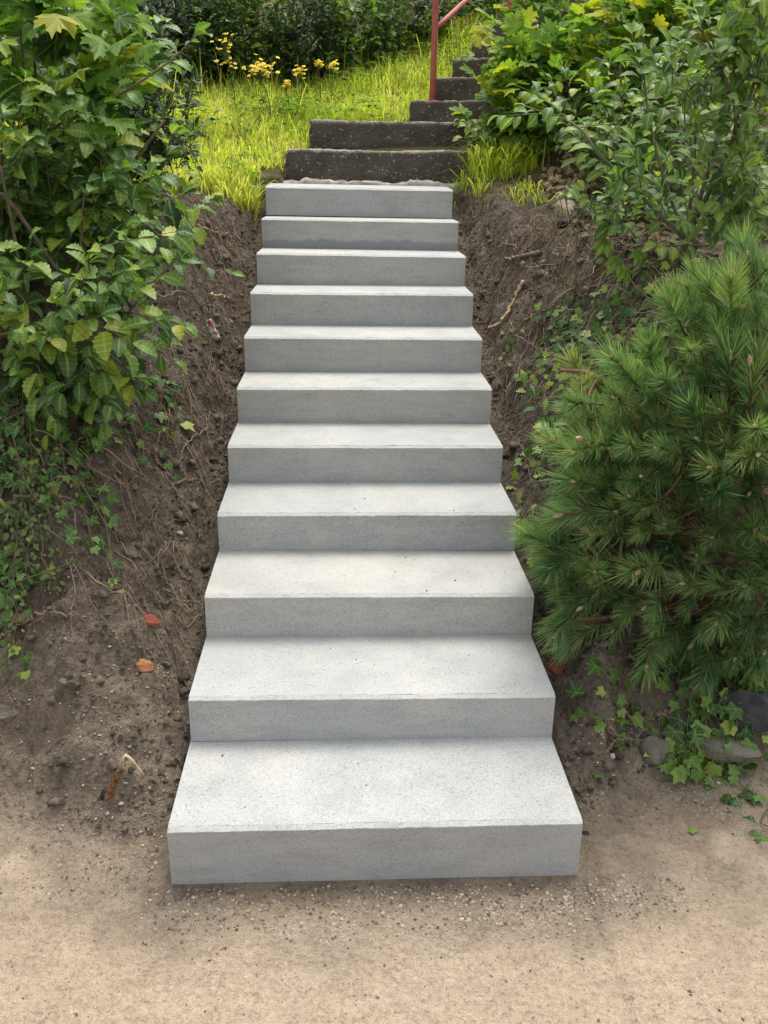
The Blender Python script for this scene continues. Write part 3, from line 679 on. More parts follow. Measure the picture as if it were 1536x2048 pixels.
ivy('dense ivy over the dark rubble stones at the right edge below the pine', [(1400, 1370), (1460, 1330), (1500, 1300), (1520, 1360), (1380, 1400), (1440, 1390), (1500, 1380)], 40, 18, D-.1, 200, .05, .032, tint=.42, spread=.05, length=5, lift=.05)
ivy('ivy seedlings at the right edge of the path', [(1525, 1560), (1530, 1610)], 5, 19, D-.5, 20, .05, .05, tint=.33, spread=.04, length=5)

# ---------------------------------------------------------------- right bank shrubs
def sapling(label, base, stems, crowns, seed, cap=120, **kw):
    p = Plant('sycamore_sapling', label, 'sapling', base, 'maple', 'sycamore saplings', cap, seed=seed)
    for e in stems:
        s_ = p.stem([base, (base+e)/2+p.r.normal(0, .04, 3), e], .007, .003); p.leaves_along(s_, .13, .07, ang=1.2, start=.4, face=CAMDIR*.5, tint=.55, pet=.05)
    for c, rad, n in crowns: p.crown(c, rad, n, .2, .128, .055, axis_pt=base, face=CAMDIR*.45, pet=.045, updir=.5, **kw)
    return p
b = gp(.98, 4.1); sapling('bushy sycamore sapling overhanging the middle of the old steps', b, [P(1050, 120, 4.0), P(1120, 60, 4.1), P(990, 170, 3.95)], [(P(1075, 200, 4.0), (.42, .30, .26), 46), (P(1040, 120, 4.1), (.30, .25, .2), 20)], 21, 190, tint=.52)
b = gp(1.35, 4.7); sapling('bright sycamore sapling over the upper old steps with yellow-green leaves', b, [P(1080, 20, 4.6), P(1150, 0, 4.7), P(1200, 30, 4.7)], [(P(1120, 50, 4.7), (.55, .35, .32), 50)], 22, 150, tint=.66)
b = gp(1.75, 4.2); sapling('broad sycamore sapling behind the willow on the right slope', b, [P(1300, 40, 4.2), P(1400, 60, 4.1)], [(P(1260, 110, 4.2), (.55, .35, .36), 50), (P(1420, 60, 4.2), (.5, .35, .36), 40)], 23, 120, tint=.55)
b = gp(.78, 3.9); p = Plant('hornbeam_shrub', 'low hornbeam sprigs reaching over the right ends of the first two old steps', 'shrub', b, 'hornbeam', 'hornbeam shrubs', 90, seed=24)
p.stem([b, P(985, 260, 3.85), P(935, 205, 3.75)], .005, .002)
p.crown(P(1010, 265, 3.9), (.26, .2, .17), 26, .22, .075, .035, axis_pt=b+[.15, 0, 0], face=CAMDIR*.5, tint=.5)
for q in ((905, 290), (925, 255), (940, 215), (935, 240)): p.spray(P(1000, 270, 3.85), P(*q, 3.7)-P(1000, 270, 3.85), .3, .06, .035, droop=.1, face=CAMDIR*.5, tint=.55)
b = gp(1.55, 3.4); p = Plant('hornbeam_shrub', 'shaded hornbeam shrub between the sycamores and the willow on the right slope', 'shrub', b, 'hornbeam', 'hornbeam shrubs', 160, seed=25)
p.stem([b, P(1250, 260, 3.2), P(1240, 130, 3.2)], .012, .005); p.stem([b, P(1320, 220, 3.2), P(1310, 90, 3.2)], .012, .005)
p.crown(P(1240, 230, 3.35), (.48, .32, .24), 60, .26, .08, .038, axis_pt=b, face=CAMDIR*.45, tint=.45)
p.crown(P(1420, 250, 3.2), (.5, .32, .4), 60, .26, .08, .038, axis_pt=b, face=CAMDIR*.45, tint=.42)
b = gp(1.4, 2.6); p = Plant('hornbeam_shrub', 'low dark shrub behind the forked willow stems', 'shrub', b, 'hornbeam', 'hornbeam shrubs', 110, seed=26)
p.stem([b, b+[0, -.05, .3], b+[.05, -.1, .6]], .008, .003)
p.crown(P(1300, 420, 2.6), (.42, .28, .24), 42, .24, .075, .038, axis_pt=b, face=CAMDIR*.45, tint=.38)
p.crown(P(1460, 430, 2.4), (.35, .28, .3), 40, .24, .075, .038, axis_pt=b, face=CAMDIR*.45, tint=.36)
p.crown(P(1330, 560, 2.1), (.26, .2, .16), 26, .2, .07, .036, axis_pt=b, face=CAMDIR*.45, tint=.36)
b = hit(1330, 640)+np.array([.05, .1, 0]); p = Plant('willow_shrub', 'goat willow with forked olive stems and rounded grey-green leaves on the right bank', 'shrub', b, 'willow', None, 300, bark='green_bark', seed=27)
fk = P(1372, 480, 1.75)
p.stem([b, P(1352, 580, 1.8), fk], .016, .014)
WB = [([fk, P(1280, 390, 1.8), P(1200, 310, 1.85), P(1150, 250, 1.95), P(1050, 212, 2.1)], .010), ([fk, P(1400, 420, 1.7), P(1470, 260, 1.6), P(1440, 130, 1.55), P(1375, 20, 1.55)], .011),
      ([fk, P(1420, 330, 1.7), P(1470, 120, 1.65), P(1465, -60, 1.6)], .010), ([P(1470, 260, 1.6), P(1500, 380, 1.6), P(1505, 420, 1.65)], .006), ([fk, P(1480, 250, 1.6), P(1520, 100, 1.55), P(1510, -40, 1.5)], .009),
      ([fk, P(1320, 330, 1.95), P(1290, 180, 2.1), P(1300, 100, 2.1)], .008), ([fk, P(1390, 300, 1.8), P(1380, 170, 1.8), P(1310, 130, 1.75)], .007)]
for pts_, r_ in WB:
    pts = p.stem(pts_, r_, .0025, 'branch', 26, 6); n = len(pts)
    p.leaves_along(pts[int(n*.3):], .078, .05, ang=.9, face=CAMDIR*.7, tint=.45, tvar=.13, pet=.012)
    for i in range(int(n*.25), n-2, 2):
        d = norm(pts[i+1]-pts[i])*.5+p.r.normal(0, .55, 3)+[0, -.25, .15]
        p.spray(pts[i], d, .16+.1*p.r.random(), .074, .03, droop=.3, face=CAMDIR*.65, tint=.45, tvar=.14)
p.crown(P(1250, 380, 1.85), (.18, .15, .11), 14, .16, .07, .032, axis_pt=fk, face=CAMDIR*.6, tint=.47)
p.crown(P(1465, 380, 1.6), (.16, .14, .16), 18, .18, .075, .034, axis_pt=fk, face=CAMDIR*.6, tint=.5)
p.crown(P(1450, 120, 1.65), (.28, .2, .2), 26, .2, .08, .036, axis_pt=fk, face=CAMDIR*.6, tint=.42)
p.spray(P(1400, 490, 1.7), P(1290, 478, 1.65)-P(1400, 490, 1.7), .2, .06, .028, droop=.1, face=CAMDIR*.6, tint=.78)
b = hit(1290, 640); p = Plant('creeper_vine', 'Virginia creeper with five-fingered leaves at the foot of the willow', 'creeper', b, 'creeper', None, 60, seed=28)
p.stem([b, P(1290, 590, 1.85), P(1300, 520, 1.85)], .003, .0015)
for q in ((1290, 540), (1305, 580), (1330, 520), (1275, 500), (1270, 575), (1300, 620), (1340, 560), (1240, 520), (1215, 480), (1320, 600), (1260, 540)):
    c = P(*q, 1.85); p.add_leaf(c, np.array([.4*p.r.normal(), -.3, -.6]), np.array([.1, -.8, .6]), .075, .5+.1*p.r.normal())
b = hit(1110, 870); p = Plant('holly_seedling', 'small holly seedling with spiny leaves poking out beside the pine', 'seedling', b+[.03, .02, 0], 'holly', None, 20, seed=29)
s_ = p.stem([b+[.03, .02, 0], P(1100, 850, .86), P(1080, 815, .80), P(1050, 770, .80)], .0025, .0012); p.leaves_along(s_, .052, .026, ang=1.1, face=CAMDIR*.8, tint=.42, start=.1)
b = hit(1290, 760); p = Plant('yellow_seedling', 'pale yellow-green seedling between the pine shoots', 'seedling', b, 'willow', None, 20, seed=30)
s_ = p.stem([b, P(1290, 740, b[1]-.1), P(1290, 715, b[1]-.12)], .0025, .0012); p.leaves_along(s_, .055, .02, ang=1.2, face=CAMDIR*.8, tint=.95)
# dead stems
for lab, px in (('dead forked grey sapling standing on the right bank beside the seventh step', [((1100, 545), (1095, 500), (1110, 460), (1085, 400)), ((1110, 470), (1125, 430), (1115, 380)), ((1105, 490), (1135, 465)), ((1098, 480), (1070, 455), (1050, 440))]),
                ('dry tan stem standing on the right bank nearer the willow', [((1150, 600), (1152, 500), (1160, 430), (1185, 400)), ((1155, 480), (1135, 420), (1128, 370)), ((1153, 470), (1175, 440), (1180, 410))])):
    b = hit(*px[0][0]); t = thing('dead_sapling', lab, 'dead sapling', b)
    for k, br in enumerate(px):
        pts = smooth_path([P(*q, b[1]-.02*i) for i, q in enumerate(br)], 14)
        if k == 0: pts[0] = b-[0, 0, .02]
        V, F = tube(pts-b, np.linspace(.006 if k == 0 else .0035, .0015, 14), 5)
        obj('stem' if k == 0 else 'branch', new_mesh('dead_stem', V, F, [M['root']], {'tint': np.full(len(V), .45)}), t)

# ---------------------------------------------------------------- mountain pine
def tuft_mesh(seed, n=120, L=.125, nl=.078):
    r = np.random.default_rng(seed); bag = Bag()
    bend = r.normal(0, .012, 2)
    for i in range(n):
        t = r.random()**.8; a = r.random()*6.283; z = t*L
        op = (.86-.40*t)*(1+.22*r.normal())
        d = np.array([math.cos(a)*math.sin(op), math.sin(a)*math.sin(op), math.cos(op)])
        lat = norm(np.cross(d, [.3, .5, .8])); l = nl*(.75+.4*r.random()); base = np.array([bend[0]*t*t, bend[1]*t*t, z])
        cv = r.normal(0, .10, 3)+np.array([0, 0, .10])
        for s_ in (-1, 1):
            dd = norm(d+lat*s_*.07)
            m1 = base+dd*l*.55; m2 = base+dd*l+cv*l*.45
            w = np.cross(dd, norm(r.normal(size=3))); w = norm(w)*.00125
            V = np.array([base-w*.8, base+w*.8, m1-w, m1+w, m2]); F = [(0, 1, 3), (0, 3, 2), (2, 3, 4)]
            bag.add(V, F, np.clip(.42+.16*r.normal()+.1*t, .02, .97) if r.random() > .03 else .95)
    return bag.mesh('needle_tuft', M['needle'])
TUFT = [tuft_mesh(s, 92+12*(s % 3)) for s in range(6)]
V, F = tube(np.array([[0, 0, -.03], [0, 0, .06], [0, 0, .118]]), [.0032, .0028, .0022], 5); SHOOT = new_mesh('shoot', V, F, [M['pine_bark']])
V, F = tube(np.array([[0, 0, .114], [0, 0, .124], [.0005, 0, .136], [.001, 0, .143]]), [.0030, .0062, .0050, .0012], 6); BUD = new_mesh('bud', V, F, [M['bud']])
pb_ = gp(1.22, .86); pine = thing('mountain_pine', 'dense mountain pine with long green needles leaning towards the steps on the right', 'pine', pb_)
prng = np.random.default_rng(5)
LIMB = [([(1470, 1180), (1330, 1080), (1180, 1050), (1060, 1065)], (.85, .72, .66, .62)), ([(1480, 1120), (1350, 900), (1200, 760), (1120, 740)], (.9, .9, .95, 1.0)),
        ([(1500, 1100), (1440, 850), (1390, 640), (1350, 560)], (.9, .85, .9, .95)), ([(1500, 1180), (1400, 1200), (1250, 1230), (1130, 1240)], (.85, .7, .62, .58)),
        ([(1520, 1000), (1510, 760), (1500, 600), (1500, 520)], (.9, .8, .85, .9)), ([(1500, 1200), (1420, 1290), (1320, 1330), (1230, 1350)], (.85, .68, .6, .56)),
        ([(1510, 1200), (1490, 1280), (1450, 1340), (1400, 1400)], (.8, .66, .6, .57))]
limbs = []
for q, yy in LIMB:
    pts = smooth_path([pb_+[0, 0, .02]]+[P(*a, d) for a, d in zip(q, yy)], 22); limbs.append(pts)
    V, F = tube(pts-pb_, np.linspace(.018, .005, 22), 7); obj('limb', new_mesh('limb', V, F, [M['pine_bark']]), pine)
allp = np.concatenate(limbs)
# tufts: on the outside of the bush; a photo outline (px, py) -> depth of the near surface
OUT = [(1045, 1065), (1075, 1020), (1130, 960), (1100, 890), (1110, 800), (1125, 735), (1190, 720), (1240, 690), (1300, 640), (1330, 560), (1400, 530), (1450, 500), (1540, 480), (1600, 700), (1600, 1000), (1560, 1250), (1500, 1330), (1430, 1370), (1370, 1380), (1300, 1340), (1250, 1350), (1190, 1350), (1170, 1270), (1130, 1230), (1100, 1160), (1060, 1120)]
OUT = np.array(OUT, float); OUT[1:13] += [24, 34]; OUT[:] += [10, 0]; OUT[0] += [22, 0]; OUT[-1] += [22, 0]; OUT[1] += [12, 0]
def inside(x, y):
    c = False; n = len(OUT); j = n-1
    for i in range(n):
        if (OUT[i, 1] > y) != (OUT[j, 1] > y) and x < (OUT[j, 0]-OUT[i, 0])*(y-OUT[i, 1])/(OUT[j, 1]-OUT[i, 1])+OUT[i, 0]: c = not c
        j = i
    return c
def edge_dist(x, y): return np.min(np.hypot(OUT[:, 0]-x, OUT[:, 1]-y))
tw = Bag(); placed = []; tries = 0
core = P(1480, 1050, 1.0)
while len(placed) < 300 and tries < 20000:
    tries += 1
    x, y = prng.uniform(1040, 1600), prng.uniform(480, 1390)
    if not inside(x, y): continue
    layer = prng.random()
    near = .48+.30*((1500-x)/460)*.35+.00045*max(0, 900-y)
    dy = near+layer**1.6*.55
    q = P(x, y, dy)
    if any(np.linalg.norm(q-w_) < .062 for w_ in placed): continue
    gz_ = Hs(q[0], q[1])
    if q[2] < gz_+.03: continue
    placed.append(q)
    d = norm(norm(q-core-[0, .1, .0])*[1, .8, .55]+np.array([-.30, -.22, .38+.0007*(900-y)])+prng.normal(0, .30, 3))
    if y > 1180: d = norm(d+np.array([-.1, -.3, -.45]))
    up_ = Vector(d.tolist()).to_track_quat('Z', 'Y').to_matrix().to_4x4()
    s_ = prng.uniform(.66, 1.2)
    mm = Matrix.Translation(Vector((q-pb_-d*.05).tolist())) @ up_ @ Matrix.Rotation(prng.uniform(0, 6.28), 4, 'Z') @ Matrix.Scale(s_, 4)
    if len(placed) <= 300 or True:
        t_ = obj('needle_tuft', TUFT[prng.integers(6)], pine); t_.matrix_basis = mm; t_['tint'] = float(prng.normal(0, .13))
        obj('shoot', SHOOT, t_)
        if prng.random() < .8 and layer < .75: obj('bud', BUD, t_)
    k = np.argmin(np.linalg.norm(allp-q, axis=1)); a = allp[k]; e = q-d*.08
    pts = smooth_path([a, (a+e)/2+prng.normal(0, .012, 3)-[0, 0, .02], e], 8); V, F = tube(pts-pb_, np.linspace(.005, .003, 8), 4); tw.add(V, F)
obj('twigs', tw.mesh('twigs', M['pine_bark']), pine, kind='stuff')

# ---------------------------------------------------------------- evergreen thicket behind the meadow
def back(label, px, py, y, rad, n, seed, leaf='laurel', size=.075, tint=.38, cap=110, cat='bush', name='evergreen_bush', grp='dark bushes behind the meadow', **kw):
    c = P(px, py, y); b = gp(c[0], c[1]); p = Plant(name, label, cat, b, leaf, grp, cap, seed=seed)
    for k in range(3): p.stem([b+[.1*k-.1, 0, 0], (b+c)/2+p.r.normal(0, .1, 3), c+p.r.normal(0, .2, 3)*[1, .5, 1]], .02, .006)
    p.crown(c, rad, n, .34, size, .036, axis_pt=b, shell=(.35, 1.0), face=CAMDIR*.35, tint=tint, **kw)
    p.crown(c-[0, -.15, rad[2]*.55], (rad[0], rad[1]*.8, rad[2]*.5), n//3, .34, size, .036, axis_pt=b, face=CAMDIR*.35, tint=tint-.05)
    return p
back('dark laurel bush at the far left behind the hornbeams', 130, 50, 5.9, (.9, .6, .9), 150, 41, size=.10)
back('dark glossy laurel bush behind the left end of the meadow', 335, 60, 6.1, (.62, .5, .62), 210, 42, size=.10, tint=.36)
back('leafy mid green bush behind the tallest yellow flowers', 490, 60, 6.25, (.46, .45, .55), 170, 43, 'hornbeam', .075, .40, name='leafy_bush')
back('dark bramble-like thicket bush behind the middle of the meadow', 615, 70, 6.3, (.46, .45, .55), 190, 44, size=.07, tint=.34)
back('leafy bush with rounded leaves behind the small yellow flowers', 725, 60, 6.35, (.44, .45, .55), 170, 45, 'hornbeam', .075, .42, name='leafy_bush')
back('dark laurel bush behind the red handrail post', 850, 30, 6.7, (.5, .5, .6), 160, 46, size=.08, tint=.40)
back('ivy-covered bush between the two red handrail posts', 950, 40, 7.2, (.5, .5, .6), 150, 47, 'ivy', .06, .42, name='leafy_bush')
back('tall dark evergreen filling the top edge behind the thicket', 560, -60, 7.4, (1.6, .7, 1.2), 190, 48, size=.10, tint=.32, cap=40)
back('tall dark evergreen behind the upper old steps', 1050, -80, 8.4, (1.6, .7, 1.2), 170, 49, size=.10, tint=.36, cap=40)
back('tall shaded evergreen in the far left corner', 120, -60, 6.9, (1.5, .7, 1.2), 150, 50, size=.10, tint=.34, cap=30)
back('tall leafy bush behind the sycamores on the far right slope', 1400, -60, 5.8, (1.2, .7, 1.0), 150, 51, 'hornbeam', .085, .48, 40, name='leafy_bush')

# ---------------------------------------------------------------- meadow: grass, weeds, ragwort
def blades(n, region, hmin, hmax, seed, tint, wid=.0035, lean=.95, clump=None, dry=.12, name='grass'):
    r = np.random.default_rng(seed); x, y = region(r, n); z = Hg(x, y); n = len(x)
    h = r.uniform(hmin, hmax, n)*(1+.5*pn(x*2.3, y*2.3, 3.3)); a = r.uniform(0, 6.283, n); ln_ = np.abs(r.normal(.25, lean*.6, n))
    d = np.stack([np.cos(a), np.sin(a), np.zeros(n)], -1); s_ = np.stack([-np.sin(a), np.cos(a), np.zeros(n)], -1)*(wid*r.uniform(.6, 1.4, n))[:, None]
    b = np.stack([x, y, z-.01], -1); up = np.array([0, 0, 1.0])
    m1 = b+up*(h*.5)[:, None]+d*(h*ln_*.25)[:, None]; m2 = b+up*(h*.85)[:, None]+d*(h*ln_*.7)[:, None]; tip = b+up*(h*(1-.3*ln_))[:, None]+d*(h*ln_*1.3)[:, None]
    V = np.stack([b-s_, b+s_, m1-s_*.9, m1+s_*.9, m2-s_*.6, m2+s_*.6, tip], 1).reshape(-1, 3)
    F0 = np.array([(0, 1, 3), (0, 3, 2), (2, 3, 5), (2, 5, 4), (4, 5, 6)]); F = (F0[None]+(np.arange(n)*7)[:, None, None]).reshape(-1, 3)
    t = np.clip(tint+.16*r.normal(size=n)+.25*pn(x*1.7, y*1.7, 9.1), .03, .9); t = np.where(r.random(n) < dry, .98, t)
    return V, F, np.repeat(t, 7)
def old_line(x, y):                                              # how far right of the old steps' left ends
    q = np.array(old_pts); lx = np.interp(y, q[:, 1], q[:, 0], left=-.42, right=q[-1, 0]); return x-lx
def reg_meadow(r, n):
    x = r.uniform(-2.4, 1.9, n*2); y = 3.42+(r.random(n*2)**1.15)*3.9
    ok = (old_line(x, y) < -.03) & ~((np.abs(x) < .56) & (y < 3.82)) & (y > 3.50-.10*np.sin(x*9)-.03*np.sin(x*31)); return x[ok][:n], y[ok][:n]
def reg_tuft(pts, spread):
    def f(r, n):
        k = r.integers(0, len(pts), n); q = np.array(pts)[k]; return q[:, 0]+r.normal(0, spread, n), q[:, 1]+r.normal(0, spread, n)
    return f
bag = Bag()
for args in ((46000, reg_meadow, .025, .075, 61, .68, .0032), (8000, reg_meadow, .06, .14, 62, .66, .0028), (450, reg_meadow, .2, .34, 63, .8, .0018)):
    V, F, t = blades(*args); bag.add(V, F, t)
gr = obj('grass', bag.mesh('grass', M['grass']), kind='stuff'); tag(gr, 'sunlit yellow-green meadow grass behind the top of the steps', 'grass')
g1 = [hit(*q)[:2] for q in ((960, 335), (985, 330), (1005, 335), (1025, 325), (1045, 335), (975, 345), (1010, 345), (940, 350))]
V, F, t = blades(1100, reg_tuft(g1, .05), .05, .15, 64, .6, .0028, 1.1); bag = Bag(); bag.add(V, F, t)
gr = obj('grass', bag.mesh('grass', M['grass']), kind='stuff'); tag(gr, 'bright grass tuft at the top of the right bank beside the old steps', 'grass')
def reg_lip(r, n):
    x = r.uniform(-1.5, -.56, n); y = 3.47+r.normal(0, .06, n); return x, y
V, F, t = blades(2600, reg_lip, .05, .14, 65, .65, .0028, 1.0, dry=.45); bag = Bag(); bag.add(V, F, t)
gr = obj('grass', bag.mesh('grass', M['grass']), kind='stuff'); tag(gr, 'dry fringe of grass hanging over the lip of the left cut bank', 'grass')
g2 = [hit(*q)[:2] for q in ((1385, 1545), (1400, 1538), (1370, 1535))]
V, F, t = blades(90, reg_tuft(g2, .02), .06, .12, 66, .3, .002, 1.4); bag = Bag(); bag.add(V, F, t)
gr = obj('grass', bag.mesh('grass', M['grass']), kind='stuff'); tag(gr, 'small dark tuft of grass at the foot of the rubble stones', 'grass')
g3_ = [hit(*q)[:2] for q in ((1040, 400), (1060, 385), (960, 640 - 250), (1085, 410))]
V, F, t = blades(160, reg_tuft(g3_, .03), .05, .11, 67, .6, .0024, 1.2); bag = Bag(); bag.add(V, F, t)
gr = obj('grass', bag.mesh('grass', M['grass']), kind='stuff'); tag(gr, 'thin young grass sprouting on the upper right bank', 'grass')
# broad-leaved weeds in the meadow: leaves only, too many to count
wr = np.random.default_rng(8); Vw, Fw, Aw, n0 = [], [], [], 0
wx, wy = reg_meadow(wr, 1500)
V0, F0, ve0 = LEAF['weed'][0]
for x, y in zip(wx, wy):
    if pn(x*1.4, y*1.4, 6.6) < -.05: continue
    z = Hs(x, y)+wr.uniform(.03, .16); nl = 4
    for k in range(nl):
        a = wr.uniform(0, 6.28); al = np.array([math.cos(a), math.sin(a), .5]); al = norm(al); xx = norm(np.cross(al, [0, 0, 1])); zz = np.cross(xx, al)
        s_ = wr.uniform(.035, .075); Vw.append((V0@np.stack([xx, al, zz]))*s_+[x, y, z]); Fw.append(F0+n0); Aw.append(np.full(len(V0), np.clip(.5+.15*wr.normal(), .05, .95))); n0 += len(V0)
me = new_mesh('weeds', np.concatenate(Vw), np.concatenate(Fw), [M['weed']], {'tint': np.concatenate(Aw)})
o = obj('weeds', me, kind='stuff'); tag(o, 'low broad-leaved weeds mixed into the meadow grass', 'weeds')

def daisy(seed):
    bag = Bag(); r = np.random.default_rng(seed)
    for k in range(12):
        a = k*6.283/12; c, s_ = math.cos(a), math.sin(a); w = .0016
        V = np.array([(c*.002+s_*w, s_*.002-c*w, 0), (c*.002-s_*w, s_*.002+c*w, 0), (c*.009-s_*w, s_*.009+c*w, .0005), (c*.0105, s_*.0105, -.0004), (c*.009+s_*w, s_*.009-c*w, .0005)])
        bag.add(V, [(0, 1, 2), (0, 2, 4), (2, 3, 4)])
    return bag.mesh('flower', M['petal'])
FLW = [daisy(s) for s in range(2)]
V, F = tube(np.array([[0, 0, -.003], [0, 0, .0015], [0, 0, .003]]), [.0022, .0042, .0018], 7); EYE = new_mesh('flower_eye', V, F, [M['eye']])
M['stem_green'] = m_plain('ragwort_stem', (.075, .11, .03), (.14, .17, .06), 30, .7, 0)
RW = [((520, 137), .075, 64, (545, 300), 4.9, 'broadest ragwort with a wide flat head of yellow flowers'), ((455, 100), .05, 26, (470, 240), 5.2, 'tallest thin ragwort with a narrow loose yellow spray'),
      ((600, 144), .035, 24, (600, 215), 5.2, 'short ragwort with one compact yellow head'), ((572, 168), .026, 12, (575, 230), 5.0, 'lowest ragwort with a few yellow flowers between the taller ones'),
      ((636, 127), .028, 18, (640, 200), 5.4, 'small ragwort with a single round yellow head'), ((664, 133), .030, 20, (660, 205), 5.3, 'ragwort nearest the old steps with a small yellow head'),
      ((38, 258), .014, 3, (45, 300), 1.55, 'lone yellow flower head peeping out among the left hornbeam leaves')]
for (px, py), rad, nf, bp, y, lab in RW:
    c = P(px, py, y)
    bx, by = P(*bp, y)[0], y+.05; b = gp(bx, by) if y > 3 else c-[0, 0, .18]
    t = thing('ragwort', lab+(' in the meadow' if y > 3 else ''), 'flower', b, 'yellow ragwort flowers')
    V, F = tube(smooth_path([b, (b+c)/2+[.01, 0, 0], c-[0, 0, .05]], 10)-b, np.linspace(.004, .0025, 10), 5); obj('stem', new_mesh('stem', V, F, [M['stem_green']]), t)
    brb = Bag()
    for k in range(nf):
        v = wr.normal(size=3)*[.55, .5, .28 if rad > .06 else .45]; q = c+v*rad*1.15
        if px == 455: q = c+[wr.normal()*.035, wr.normal()*.03, wr.uniform(-.12, .10)]
        V, F = tube(smooth_path([c-[0, 0, .055+.02*wr.random()], (c+q)/2-[0, 0, .02], q], 5)-b, .0012, 3); brb.add(V, F)
        f = obj('flower', FLW[k % 2], t); nn = Vector((wr.normal()*.3, -.5+wr.normal()*.2, .9)); mm = Matrix.Translation(Vector((q-b).tolist())) @ nn.to_track_quat('Z', 'Y').to_matrix().to_4x4() @ Matrix.Scale(1.35, 4); f.matrix_basis = mm
        obj('flower_eye', EYE, f)
    obj('flower_stalks', brb.mesh('stalks', M['stem_green']), t, kind='stuff')
    lb = Bag()
    if y > 3:
        for k in range(16):
            f_ = .1+.75*k/16; q = b*(1-f_)+(c-[0, 0, .05])*f_; a = k*2.4; al = norm(np.array([math.cos(a), math.sin(a), .45])); xx = norm(np.cross(al, [0, 0, 1])); zz = np.cross(xx, al)
            lb.add((V0@np.stack([xx, al, zz]))*.085*(1.1-f_)+q-b, F0, .35+.1*wr.random())
        obj('leaves', lb.mesh('leaves', M['weed']), t, kind='stuff')

# leaf litter and dead twigs that cover the ground under the shrubs
lr = np.random.default_rng(33); Vl, Fl, Al, n0 = [], [], [], 0
V1, F1, _ = LEAF['small'][0]
for i in range(3600):
    sd = -1 if lr.random() < .4 else 1
    x = sd*(.95+abs(lr.normal(0, .55))) if sd > 0 else -(1.0+abs(lr.normal(0, .5))); y = lr.uniform(.5, 3.6)
    if sd > 0 and x < .98 and y < 2.0: continue
    nn = normal_at(np.array([x]), np.array([y]))[0]; al = norm(np.cross(nn, lr.normal(size=3))); nn = norm(nn+lr.normal(0, .35, 3)); xx = norm(np.cross(al, nn)); zz = np.cross(xx, al)
    Vl.append((V1@np.stack([xx, al, zz]))*lr.uniform(.025, .06)+[x, y, Hs(x, y)+lr.uniform(.004, .03)]); Fl.append(F1+n0); Al.append(np.full(len(V1), lr.random())); n0 += len(V1)
M['litter'] = m_leaf('litter', (.07, .05, .03), (.13, .09, .05), (.07, .12, .035), (.22, .17, .09), .8, .1, .15, 0)
o = obj('leaf_litter', new_mesh('leaf_litter', np.concatenate(Vl), np.concatenate(Fl), [M['litter']], {'tint': np.concatenate(Al)}), kind='stuff'); tag(o, 'brown and green leaf litter on the ground under the shrubs', 'leaf litter')
tb_ = Bag()
for i in range(480):
    q = hit(lr.uniform(1100, 1380), lr.uniform(440, 800)) if i < 330 else hit(lr.uniform(20, 330), lr.uniform(640, 980))
    a = lr.uniform(-2.6, -.4); L = lr.uniform(.05, .20); d = np.array([math.cos(a)*.8, math.sin(a)*.35, lr.normal(0, .25)-.15])
    pts = [q+[0, -.015, .015]]; 
    for k in range(5):
        d = d+lr.normal(0, .22, 3); nx_ = pts[-1]+norm(d)*L/5; nx_[2] = max(nx_[2], Hs(nx_[0], nx_[1])+.006); pts.append(nx_)
    if any(abs(w_[0]) < .53 for w_ in pts): continue
    V, F = tube(smooth_path(pts, 10), np.linspace(.0016, .0009, 10)*lr.uniform(.7, 1.6), 4); tb_.add(V, F, lr.uniform(.3, .95))
o = obj('dead_twigs', tb_.mesh('dead_twigs', M['root']), kind='stuff'); tag(o, 'tangle of dry tan twigs and vine stems on both banks', 'twigs')

emit()

# ---------------------------------------------------------------- stones, brick fragments, clods, roots, litter
def rock_mesh(name, seed, dims, mt, lvl=2, amp=.22, flat=.0):
    import bmesh
    bm = bmesh.new(); bmesh.ops.create_icosphere(bm, subdivisions=lvl, radius=1.0)
    V = np.array([v.co[:] for v in bm.verts]); bm.verts.ensure_lookup_table()
    r = np.random.default_rng(seed)
    for _ in range(7):                                           # chop with random planes for broken faces
        n_ = norm(r.normal(size=3)); dd = r.uniform(.45, .8); s_ = V@n_; V = np.where((s_ > dd)[:, None], V-(s_-dd)[:, None]*n_, V)
    V = V*(1+amp*.35*fbm(V[:, 0]*2.5+seed, V[:, 1]*2.5, V[:, 2]*2.5, 3)[:, None])
    V = V*np.array(dims)
    F = np.array([[v.index for v in f.verts] for f in bm.faces]); bm.free()
    return new_mesh(name, V, F, [mt], {'tint': np.full(len(V), .5)}, smooth=False)
def rock(name, label, cat, px, py, dims, mt, seed, rot=(0, 0, 0), sink=.3, lvl=3, group=None):
    q = hit(px, py); o = obj(name, rock_mesh(name, seed, dims, M[mt], lvl), None, q+[0, .0, dims[2]*(1-2*sink)*.5]); o.rotation_euler = [R(a) for a in rot]
    return tag(o, label, cat, group)
rock('brick_fragment', 'flat red brick fragment stuck in the left bank beside the third step', 'brick', 300, 1243, (.040, .02, .017), 'brick', 1, (30, 0, -12))
rock('brick_fragment', 'orange crumbling brick fragment in the soil left of the second step', 'brick', 292, 1337, (.044, .024, .016), 'brick_orange', 2, (35, 10, -18))
rock('brick_fragment', 'dark red brick end half buried in the soil right of the second step', 'brick', 1115, 1335, (.032, .035, .016), 'brick', 3, (10, 0, 20))
rock('stone', 'flat pale stone standing in the left bank soil', 'stone', 104, 1340, (.022, .018, .036), 'stone_grey', 4, (20, 10, 30))
rock('stone', 'squat grey stone lying just below the flat pale stone on the left', 'stone', 128, 1370, (.022, .016, .016), 'stone_grey', 5)
rock('stone', 'small dark blue pebble on the left soil', 'stone', 91, 1455, (.010, .010, .009), 'stone_slate', 6)
rock('stone', 'brownish slab edge sticking out at the left edge of the soil', 'stone', 15, 1430, (.06, .03, .022), 'stone_grey', 7, (10, 20, 30))
